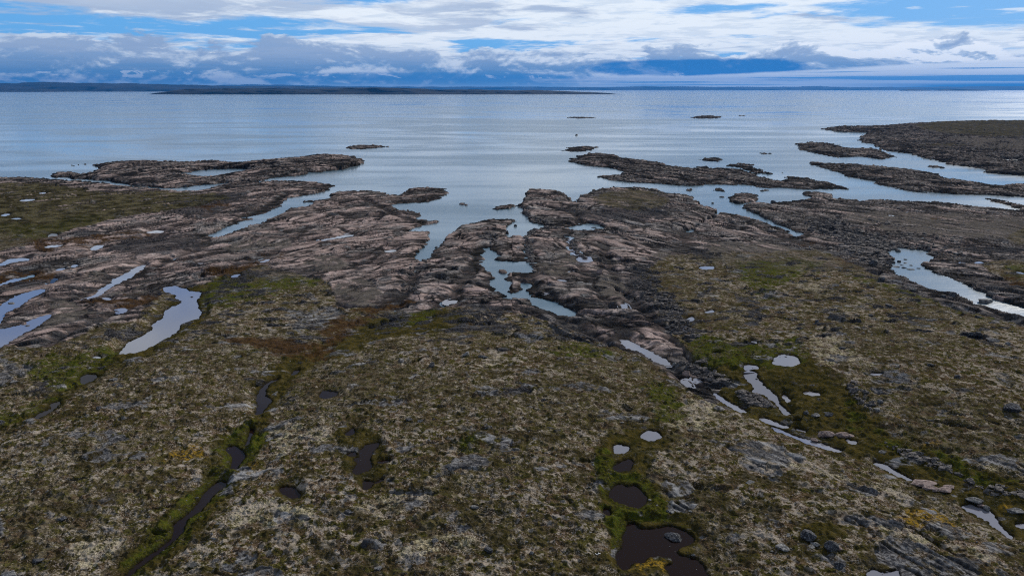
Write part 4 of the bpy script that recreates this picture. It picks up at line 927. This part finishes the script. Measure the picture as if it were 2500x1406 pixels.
BO = [  # name, x, y, width px, colour, shape, aspect, turn, label, category, group
 ("boulder", "F3 945,1155", 78, 'black', 'round', 1, 20, "round lichen-spotted black boulder, biggest of the cluster in the lower right hollow"),
 ("boulder", "F3 1090,1225", 74, 'black', 'round', 1, 70, "smooth dark boulder to the right of the two small slabs in the lower right hollow"),
 ("boulder", "F3 955,1222", 46, 'grey', 'flat', .8, 10, "small grey stone wedged under the biggest boulder of the lower right hollow"),
 ("boulder", "F3 988,1205", 56, 'grey', 'flat', .4, -40, "thin leaning grey slab between the two big boulders of the lower right hollow"),
 ("boulder", "F3 1135,1345", 60, 'black', 'round', .9, 50, "black boulder with a pale patch, alone below the hollow at the lower right"),
 ("boulder", "F3 790,1222", 80, 'grey', 'slab', .8, 5, "flat grey slab left of the boulder hollow"),
 ("boulder", "F3 1135,1230", 40, 'pink', 'flat', .7, 30, "small pinkish stone right of the smooth dark boulder"),
 ("boulder", "F3 118,1162", 112, 'black', 'flat', .62, -25, "humped dark boulder standing in the largest brown pool"),
 ("boulder", "F3 95,1000", 60, 'grey', 'flat', .8, 0, "grey stone on the bank above the largest brown pool"),
 ("boulder", "F3 2200,372", 76, 'black', 'round', .8, -30, "big black boulder alone near the right edge"),
 ("boulder", "F3 1860,182", 40, 'black', 'round', .8, 0, "small black boulder on the right slope, up and left of the big lone one"),
 ("boulder", "F3 1795,742", 34, 'grey', 'round', .8, 0, "little pale stone on the mossy slope above the flat pink rocks"),
 ("flat_rock", "F3 1060,522", 120, 'pink', 'flat', .38, -14, "longest pink rock in the ditch, with a dark undercut front"),
 ("flat_rock", "F3 1150,530", 90, 'pink', 'flat', .38, -14, "second pink rock, joined to the right of the longest one in the ditch"),
 ("flat_rock", "F3 1200,535", 56, 'pink', 'flat', .5, -20, "right-hand end block of the row of pink rocks in the ditch"),
 ("boulder", "F3 980,562", 52, 'pink', 'flat', .7, -15, "orange pink stone between the twin streams"),
 ("flat_rock", "F3 1645,822", 130, 'pink', 'slab', .5, -10, "broad flat pink rock, leftmost of the group beside the ditch stream"),
 ("flat_rock", "F3 1700,855", 95, 'pink', 'flat', .55, -8, "fractured pink block in the middle of the group beside the ditch stream"),
 ("flat_rock", "F3 1785,866", 85, 'pink', 'slab', .55, -5, "low pink block with white edges at the right of the ditch stream group"),
 ("flat_rock", "F3 1815,848", 60, 'pink', 'slab', .5, 0, "smallest pink rock, behind the others of the ditch stream group"),
 ("boulder", "F3 2215,998", 78, 'grey', 'flat', .6, -10, "brownish block in the ditch near the right edge"),
 ("flat_rock", "F3 1970,935", 90, 'grey', 'flat', .4, -30, "reddish grey ledge stone above the crescent pool"),
 ("boulder", "F3 2012,965", 46, 'pink', 'flat', .7, 0, "pinkish stone at the rim of the crescent pool"),
 ("boulder", "F3 2045,988", 36, 'grey', 'round', .8, 0, "small dark stone next to the pinkish one at the rim of the crescent pool"),
 ("boulder", "F3 2065,290", 1, 'grey', 'flat', .6, 0, None),
 ("boulder", "F3 930,400", 36, 'black', 'round', .9, 0, "round dark stone at the left foot of the grassy outcrop below the wavy puddle"),
 ("boulder", "F3 985,410", 50, 'grey', 'flat', .8, 0, "grey stone at the foot of the grassy outcrop below the wavy puddle"),
 ("boulder", "F3 1070,402", 70, 'black', 'flat', .6, -15, "dark block right of the grassy outcrop below the wavy puddle"),
 ("boulder", "F3 1320,345", 60, 'black', 'flat', .5, 0, "black ledge block on the mossy slope right of the outcrop"),
 ("boulder", "F3 1385,330", 34, 'grey', 'round', .8, 0, "small grey stone above the black ledge block"),
 ("boulder", "F3 1370,375", 46, 'grey', 'flat', .8, 20, "grey stone below the black ledge block"),
 ("boulder", "F3 195,162", 54, 'pink', 'round', .8, 0, "rounded pink boulder at the head of the ditch"),
 ("boulder", "F3 120,100", 30, 'grey', 'round', .8, 0, "small stone left of the rounded pink boulder"),
 ("boulder", "F3 585,825", 60, 'grey', 'flat', .7, 0, "low mossy grey stone on the heath between grey slab and boulder hollow"),
 ("boulder", "F3 1700,98", 44, 'black', 'flat', .6, 0, "low black stone high on the right dome"),
 ("boulder", "F2 995,1243", 52, 'black', 'round', .9, 0, "jet black boulder in the bottom centre of the heath"),
 ("boulder", "F2 960,50", 62, 'black', 'flat', .7, 0, "black boulder near the top of the central dome"),
 ("boulder", "F2 645,103", 42, 'black', 'round', .9, 0, "small black boulder left of the one on top of the central dome"),
 ("boulder", "F2 500,436", 48, 'black', 'flat', .7, 0, "left one of two low dark stones left of the dome's centre"),
 ("boulder", "F2 575,444", 44, 'black', 'flat', .7, 20, "right one of two low dark stones left of the dome's centre"),
 ("boulder", "F2 312,1352", 56, 'grey', 'flat', .7, 0, "smooth grey stone by green moss near the bottom edge"),
 ("boulder", "F2 912,975", 54, 'grey', 'flat', .6, 0, "flat grey stone beside a large moss cushion"),
 ("boulder", "F2 1335,320", 20, 'black', 'round', .9, 0, "tiny black stone right of the grey oval patch on the dome"),
 ("boulder", "F2 665,1180", 50, 'black', 'slab', .8, 0, "dark blotched slab on the lower dome"),
 ("boulder", "F2 135,1000", 70, 'black', 'slab', .7, 0, "black sunken slab at the lower left of the dome"),
 ("boulder", "F1 745,232", 44, 'black', 'flat', .7, 0, "dark stone among pale lichen on the left slope"),
 ("boulder", "F1 700,190", 50, 'grey', 'flat', .5, 20, "grey stone above the dark one on the left slope"),
 ("boulder", "F1 384,1045", 58, 'black', 'flat', .8, 0, "dark boulder half sunk in the lower left heath"),
 ("boulder", "F1 230,1303", 60, 'black', 'flat', .7, 0, "black stone low in the bottom left corner"),
 ("boulder", "F1 610,372", 30, 'black', 'round', .8, 0, "small black stone in the middle of the left slope"),
 ("boulder", "F1 50,1385", 90, 'grey', 'slab', .7, 0, "grey slab in the bottom left corner"),
 ("boulder", "F1 1665,560", 60, 'grey', 'flat', .5, 40, "grey edge stone right of the vivid moss pool"),
 ("boulder", "F1 1720,530", 50, 'grey', 'flat', .5, 20, "second grey edge stone right of the vivid moss pool"),
 ("boulder", "F1 1340,1310", 50, 'black', 'flat', .7, 0, "dark stone beside the bottom heath crack"),
 ("boulder", "F1 1410,1370", 46, 'black', 'flat', .8, 0, "black stone at the bottom edge right of the lower stream"),
 ("boulder", "Z5 1480,676", 50, 'black', 'round', .9, 0, "black boulder on bare rock left of the bright right-hand inlet"),
 ("boulder", "Z5 1530,786", 52, 'black', 'round', .8, 0, "black boulder on the moss bank left of the right-hand inlet"),
 ("boulder", "Z5 1225,820", 50, 'black', 'flat', .8, 0, "low black boulder on the upper right dome"),
 ("boulder", "Z5 1100,775", 40, 'black', 'flat', .7, 0, "small flat black stone high on the right dome, left of the low black boulder"),
 ("boulder", "Z5 1075,725", 36, 'black', 'flat', .7, 0, "topmost small black stone on the right dome"),
 ("flat_rock", "Z5 2236,928", 100, 'grey', 'flat', .45, 0, "oval flat-topped rock standing in the right-hand inlet"),
 ("boulder", "Z5 2012,895", 62, 'black', 'round', .6, -15, "dark rounded boulder at the near bank of the right-hand inlet"),
 ("boulder", "Z5 1955,900", 30, 'black', 'round', .8, 0, "small black stone left of the dark rounded boulder at the inlet"),
 ("boulder", "Z5 1750,848", 50, 'black', 'flat', .6, 0, "low dark stone on the pink rim of the inlet"),
 ("boulder", "Z5 1764,812", 22, 'black', 'round', .8, 0, "tiny black stone on the inlet's edge above the low dark one"),
 ("boulder", "Z5 1590,958", 54, 'black', 'flat', .7, 0, "peaked black rock in the middle of the right dome"),
 ("boulder", "Z5 1660,915", 20, 'black', 'round', .9, 0, "tiny black stone up and right of the peaked rock"),
 ("boulder", "Z5 2145,1160", 38, 'black', 'round', .8, 0, "left one of two black boulders above the largest rock near the right edge"),
 ("boulder", "Z5 2191,1162", 42, 'black', 'round', .8, 0, "right one of two black boulders above the largest rock near the right edge"),
 ("boulder", "Z5 2295,1192", 80, 'black', 'flat', .7, -20, "largest grey black rock near the right edge, below the inlet"),
 ("boulder", "Z5 2190,1208", 50, 'black', 'flat', .6, 0, "flat black stone below the two black boulders on the right"),
 ("boulder", "Z5 2392,1222", 30, 'grey', 'round', .8, 0, "small grey stone right of the largest rock near the right edge"),
 ("boulder", "Z5 2190,1035", 50, 'black', 'flat', .6, 0, "black stone on the slope above the two black boulders"),
 ("boulder", "Z5 1095,1072", 34, 'black', 'round', .8, 0, "small black stone in the grey patch of the right dome"),
 ("boulder", "Z5 1695,1008", 42, 'black', 'flat', .6, 0, "low black stone right of the peaked black rock"),
 ("boulder", "Z5 1460,1028", 30, 'black', 'round', .8, 0, "small black stone down and left of the peaked rock"),
 ("boulder", "Z5 1265,1245", 60, 'black', 'flat', .6, 0, "dark stone among cream lichen on the right dome"),
 ("boulder", "Z5 390,268", 18, 'black', 'round', 1, 0, "lone black rock in the water of the narrow strait"),
 ("boulder", "Z5 797,260", 36, 'black', 'round', .7, 0, "black boulder at the tip of the right-hand shore"),
 ("boulder", "Z5 455,223", 38, 'black', 'flat', .7, 0, "low black rock left of the rounded grey islet"),
 ("boulder", "Z5 1640,590", 30, 'black', 'round', .9, 0, "black rock at the rocky head of the right-hand inlet"),
 ("boulder", "G3 715,268", 50, 'black', 'round', .9, 10, "black block, biggest on the far bank of the inlet's head"),
 ("boulder", "G3 800,365", 46, 'black', 'flat', .7, 0, "upper right rock of the cluster standing in the inlet"),
 ("boulder", "G3 730,395", 44, 'black', 'round', .8, 0, "upper left rock of the cluster standing in the inlet"),
 ("boulder", "G3 762,435", 40, 'black', 'flat', .8, 0, "middle rock of the cluster standing in the inlet"),
 ("boulder", "G3 880,440", 40, 'black', 'flat', .8, 0, "rock right of the middle of the cluster in the inlet"),
 ("boulder", "G3 805,410", 44, 'grey', 'flat', .7, 0, "flat grey rock inside the cluster in the inlet"),
 ("flat_rock", "G3 690,450", 90, 'grey', 'slab', .5, 0, "flat slab at the left end of the cluster in the inlet"),
 ("flat_rock", "G3 785,465", 60, 'black', 'flat', .6, 0, "dark slab at the lower edge of the cluster in the inlet"),
 ("flat_rock", "G3 878,483", 90, 'grey', 'slab', .5, -8, "long flat slab at the lower right of the cluster in the inlet"),
 ("boulder", "G3 964,474", 50, 'black', 'flat', .6, 0, "square black block at the right end of the cluster in the inlet"),
 ("boulder", "G3 1430,292", 80, 'grey', 'flat', .6, 0, "grey boulder on the pale rocks right of the inlet's head"),
 ("boulder", "G3 1485,97", 50, 'grey', 'flat', .7, 0, "grey boulder on the wide gravel flat"),
 ("boulder", "Z5 1045,655", 1, 'grey', 'flat', .7, 0, None),
 ("boulder", "Z4 1870,748", 56, 'pink', 'round', .7, 0, "smooth pink boulder between the central ridges"),
 ("boulder", "Z4 1895,1140", 100, 'pink', 'flat', .7, -10, "big reddish boulder leaning on the long pink ridge"),
 ("boulder", "Z4 744,574", 22, 'black', 'round', .9, 0, "round black rock in the narrow inlet beside the central peninsula"),
 ("boulder", "Z4 1288,427", 26, 'black', 'round', .8, 0, "square black rock in the upper lagoon"),
 ("boulder", "Z4 1825,434", 44, 'black', 'slab', .6, 0, "dark flat rock in the pool behind the central ridges"),
 ("boulder", "Z3 60,1026", 54, 'pink', 'flat', .8, 0, "reddish boulder standing in the left-edge pool"),
 ("boulder", "Z3 535,822", 34, 'pink', 'round', .9, 0, "orange pink boulder alone on the left rocks"),
 ("boulder", "Z3 1272,158", 26, 'black', 'round', .8, 0, "black rock in the channel behind the left mainland"),
 ("boulder", "Z3 1558,128", 18, 'black', 'round', 1.2, 0, "upright black rock at the far end of the left channel"),
 ("boulder", "Z3 1510,153", 34, 'black', 'flat', .8, 0, "low black boulder on the shore left of the big pink whaleback"),
 ("boulder", "Z3 75,955", 34, 'grey', 'flat', .7, 0, "low stone in the upper part of the left-edge pool"),
 ("boulder", "Z3 160,1095", 34, 'pink', 'flat', .7, 0, "reddish stone at the neck of the lower left-edge pool"),
 ("boulder", "Z3 190,1108", 26, 'grey', 'flat', .7, 0, "small stone in the neck of the lower left-edge pool"),
 ("boulder", "Z3 1318,912", 22, 'black', 'flat', .6, 0, "little black stone in the upper part of the violet pool"),
 ("boulder", "Z4 440,1098", 60, 'black', 'flat', .6, 0, "jet black block on the dark slab above the bog puddles"),
 ("boulder", "Z4 1065,1320", 60, 'black', 'flat', .7, 0, "black boulder on the crest of the central dome"),
 ("boulder", "Z4 620,1130", 34, 'black', 'flat', .8, 0, "small black stone in green moss right of the bog puddles"),
]
Z6 = "boulders and loose rocks lying on the tundra and in the inlets"
for k, (nm, ps, w, colr, shp, asp, turn, lab) in enumerate(BO):
    if lab is None: continue
    zt = ZT[ps.split()[0]]; p = pts(ps)[0]
    wpx = w*zt[2]
    x, y, h = find_ground((p[0], p[1]+wpx*.12))
    d = math.sqrt(x*x+y*y+(CAMZ-h)**2); half = wpx/FPX*d*.52
    o = bpy.data.objects.new(nm, BM[colr, shp, k % 3]); COL.objects.link(o)
    sy = asp if asp != 1 else .95
    o.scale = (half*1.05, half*max(sy, .55)*1.15, half*.95)
    fl = dict(round=.75, flat=.38, slab=.2)[shp]
    o.location = (x, y, h + half*fl*(.42 if shp == 'round' else .20))
    o.rotation_euler = (R(random.uniform(-7, 7)), R(random.uniform(-7, 7)), R(turn)+(k*1.3 if shp == 'round' else math.pi*(k % 2)))
    tag(o, lab, 'rock' if nm == 'flat_rock' else 'boulder')

# ------------------------------------------------------------------ loose rubble (uncountable)
def scatter(name, label, cat, regions, material, size, flat, seed):
    rr = np.random.RandomState(seed)
    bm = bmesh.new(); bmesh.ops.create_icosphere(bm, subdivisions=1, radius=1)
    bv = np.array([v.co[:] for v in bm.verts]); bf = np.array([[v.index for v in f.verts] for f in bm.faces]); bm.free()
    VV, FF = [], []; n0 = 0
    for s, cnt in regions:
        P = pts(s); lo, hi = P.min(0), P.max(0); made = 0; tries = 0
        while made < cnt and tries < cnt*8:
            tries += 1
            p = lo + rr.rand(2)*(hi-lo)
            x_, y_ = P[:, 0], P[:, 1]; x2, y2 = np.roll(x_, -1), np.roll(y_, -1)
            m = (y_ <= p[1]) != (y2 <= p[1])
            if (p[0] < x_[m] + (p[1]-y_[m])*(x2[m]-x_[m])/(y2[m]-y_[m])).sum() % 2 == 0: continue
            w = px2world(p[None, :])[0]; h = hit_height(w[0], w[1])
            if h < -.2 and h < 0: continue
            r = size*(.45 + 1.4*rr.rand()**3)
            v = bv*(1+.28*rr.randn(len(bv), 1))*np.array([r*rr.uniform(.8, 1.6), r*rr.uniform(.6, 1.), r*flat*rr.uniform(.6, 1.3)])
            a = rr.uniform(-.7, .7); ca, sa = math.cos(a), math.sin(a)
            v = np.stack([v[:, 0]*ca-v[:, 1]*sa, v[:, 0]*sa+v[:, 1]*ca, v[:, 2]], 1) + np.array([w[0], w[1], h+r*flat*.3])
            VV.append(v); FF.append(bf+n0); n0 += len(bv); made += 1
    o = link_mesh(name, np.concatenate(VV), np.concatenate(FF), material, smoothf=False)
    tag(o, label, cat, None, 'stuff')
scatter("rubble", "dark loose stones strewn round the head of the right-hand inlet", 'rubble',
    [("Z5 1000,400 1200,380 1700,560 1900,560 1800,600 1570,600 1300,540 1050,480", 700), ("G3 0,0 1500,100 1500,330 1150,330 560,270 0,190", 420), ("Z5 1400,380 1700,430 1500,420", 60),
     ("G3 0,200 620,320 640,440 560,470 0,300", 160)], RM['brown'], .62, .55, 3)
scatter("rubble", "broken dark stones along the far side of the ditch", 'rubble',
    [("F3 500,275 640,290 750,375 600,375 500,310", 260), ("F3 140,85 300,85 480,240 300,200", 260), ("Z5 0,870 100,880 300,1195 120,1150 0,1010", 300), ("F3 1400,610 1750,700 1900,800 1700,760", 130),
     ("F3 1900,820 2276,900 2276,960 2050,920", 70), ("Z4 2050,720 2200,700 2362,960 2362,1080 2150,960", 240), ("F3 1150,210 1240,230 1400,430 1250,360", 60)], RM['brown'], .36, .6, 4)
scatter("rubble", "small stones spread thinly over the tundra", 'rubble',
    [("P 0,900 2500,820 2500,1406 0,1406", 420), ("Z5 300,700 2500,1050 2500,1389 600,1389", 260)], RM['grey'], .14, .6, 5)
scatter("rubble", "angular boulders piled along the lagoon shores", 'rubble',
    [("G2 1140,230 1500,180 1650,190 1300,240 1200,330", 160), ("G2 1160,330 1260,400 1290,740 1200,600", 160), ("G2 560,330 760,300 900,330 760,380", 110), ("G2 1640,240 1750,330 1900,560 1760,470", 110), ("Z4 1330,300 1400,370 1600,420 1450,430 1340,360", 120),
     ("Z4 560,690 700,640 620,900 500,880", 60)], RM['brown'], .55, .65, 6)

# ------------------------------------------------------------------ small boat
def simple_mat(name, c, rough=.5):
    N = mat(name); pos = N.new('ShaderNodeTexCoord').outputs['Object']
    N.l.new(N.mix(N.noise(pos, 3, 3), tuple(v*.75 for v in c), c), N.bsdf.inputs['Base Color']); N.bsdf.inputs['Roughness'].default_value = rough
    return N.M
w = px2plane(np.array([[1408., 331.]]), 0)[0]
boat = bpy.data.objects.new("boat", None); COL.objects.link(boat); boat.location = (w[0], w[1], 0); boat.rotation_euler = (0, 0, R(62))
tag(boat, "small dark open boat on the bay, seen end on, with one person near the bow", "boat")
dark = simple_mat("dark painted hull", (.012, .014, .018)); coat = simple_mat("dark coat", (.015, .018, .03), .9); skin = simple_mat("skin", (.3, .18, .13), .7)
n, m = 17, 9; v = []
for i in range(n):
    t = i/(n-1); wd = 1.05*(1-max(0, (t-.45)/.55)**2.2)+.02; keel = -.25+.5*max(0, (t-.6)/.4)**2; top = .65+.45*t*t
    for j in range(m):
        a = math.pi*(j/(m-1)); v.append((-3.2+6.6*t, -math.cos(a)*wd, keel+(top-keel)*(1-math.sin(a)**.8)))
f = [(i*m+j, (i+1)*m+j, (i+1)*m+j+1, i*m+j+1) for i in range(n-1) for j in range(m-1)]
hull = link_mesh("hull", v, f, dark, boat); sol = hull.modifiers.new("solid", 'SOLIDIFY'); sol.thickness = .07
def box(name, c, s, m_, par, bev=.03):
    bm = bmesh.new(); bmesh.ops.create_cube(bm, size=1)
    for vv in bm.verts: vv.co = Vector((vv.co.x*s[0]+c[0], vv.co.y*s[1]+c[1], vv.co.z*s[2]+c[2]))
    bmesh.ops.bevel(bm, geom=bm.edges[:], offset=bev, segments=2, affect='EDGES')
    me = bpy.data.meshes.new(name); bm.to_mesh(me); bm.free(); me.materials.append(m_)
    o = bpy.data.objects.new(name, me); COL.objects.link(o); o.parent = par; return o
box("deck", (-.2, 0, .12), (5.2, 1.6, .06), dark, boat)
box("cabin", (-1.2, 0, .95), (1.9, 1.5, 1.5), dark, boat, .12)
eng = box("outboard_motor", (-3.35, 0, .75), (.45, .42, .7), dark, boat, .1)
box("propeller_leg", (-3.42, 0, .05), (.18, .12, 1.0), dark, eng, .03)
# the person: one skinned body standing at the bow
me = bpy.data.meshes.new("person")
J = [(0, 0, .95), (0, 0, 1.2), (0, 0, 1.42), (0, 0, 1.52), (0, 0, 1.68), (0, .11, .92), (0.03, .13, .5), (0, .13, .06), (.14, .13, .03), (0, -.11, .92), (.03, -.13, .5), (0, -.13, .06), (.14, -.13, .03),
     (0, .2, 1.4), (.03, .27, 1.13), (.14, .24, .9), (0, -.2, 1.4), (.03, -.27, 1.13), (.14, -.24, .9)]
E = [(0, 1), (1, 2), (2, 3), (3, 4), (0, 5), (5, 6), (6, 7), (7, 8), (0, 9), (9, 10), (10, 11), (11, 12), (2, 13), (13, 14), (14, 15), (2, 16), (16, 17), (17, 18)]
RAD = [.16, .15, .15, .06, .11, .1, .07, .05, .05, .1, .07, .05, .05, .07, .05, .04, .07, .05, .04]
me.from_pydata(J, E, []); me.materials.append(coat)
per = bpy.data.objects.new("person", me); COL.objects.link(per)
sk = per.modifiers.new("skin", 'SKIN'); ssf = per.modifiers.new("sub", 'SUBSURF'); ssf.levels = 2; ssf.render_levels = 2
for i, r in enumerate(RAD): me.skin_vertices[0].data[i].radius = (r, r)
me.skin_vertices[0].data[0].use_root = True
cz = math.cos(R(62)); sz = math.sin(R(62))
per.location = (w[0]+2.0*cz, w[1]+2.0*sz, .15); per.rotation_euler = (0, 0, R(62))
tag(per, "person in dark clothes standing near the bow of the small boat", "person")

# bleached antler left of the large pool
x, y, h = find_ground((1458, 1354))
bone = simple_mat("bleached bone", (.75, .72, .66), .7)
me = bpy.data.meshes.new("antler")
me.from_pydata([(0, 0, 0), (.12, .03, .10), (.26, .02, .16), (.40, .1, .12), (-.14, .04, .08), (-.24, .16, .10), (.2, .18, .2), (.34, -.1, .22)], [(0, 1), (1, 2), (2, 3), (0, 4), (4, 5), (1, 6), (2, 7)], [])
me.materials.append(bone); o = bpy.data.objects.new("antler", me); COL.objects.link(o)
o.modifiers.new("skin", 'SKIN'); sb2 = o.modifiers.new("sub", 'SUBSURF'); sb2.levels = 1; sb2.render_levels = 1
for i in range(8): me.skin_vertices[0].data[i].radius = (.035, .035)
me.skin_vertices[0].data[0].use_root = True
o.location = (x, y, h+.03)
tag(o, "small bleached white forked antler on the heath left of the largest pool", "antler")

# ------------------------------------------------------------------ air
HZ = mat("air"); HZ.n.remove(HZ.bsdf)
pv = HZ.new('ShaderNodeVolumePrincipled'); pv.inputs['Density'].default_value = 2.3e-5; pv.inputs['Color'].default_value = (.035, .22, .60, 1)
pv.inputs['Anisotropy'].default_value = .2
HZ.l.new(pv.outputs[0], HZ.n['Material Output'].inputs['Volume'])
bm = bmesh.new(); bmesh.ops.create_cube(bm, size=1)
for v in bm.verts: v.co = Vector((v.co.x*124000, -4000 if v.co.y < 0 else 63000, -14 if v.co.z < 0 else 900))
me = bpy.data.meshes.new("haze"); bm.to_mesh(me); bm.free(); me.materials.append(HZ.M)
o = bpy.data.objects.new("haze", me); COL.objects.link(o); o['kind'] = 'stuff'
print("ground verts", NR*NC)
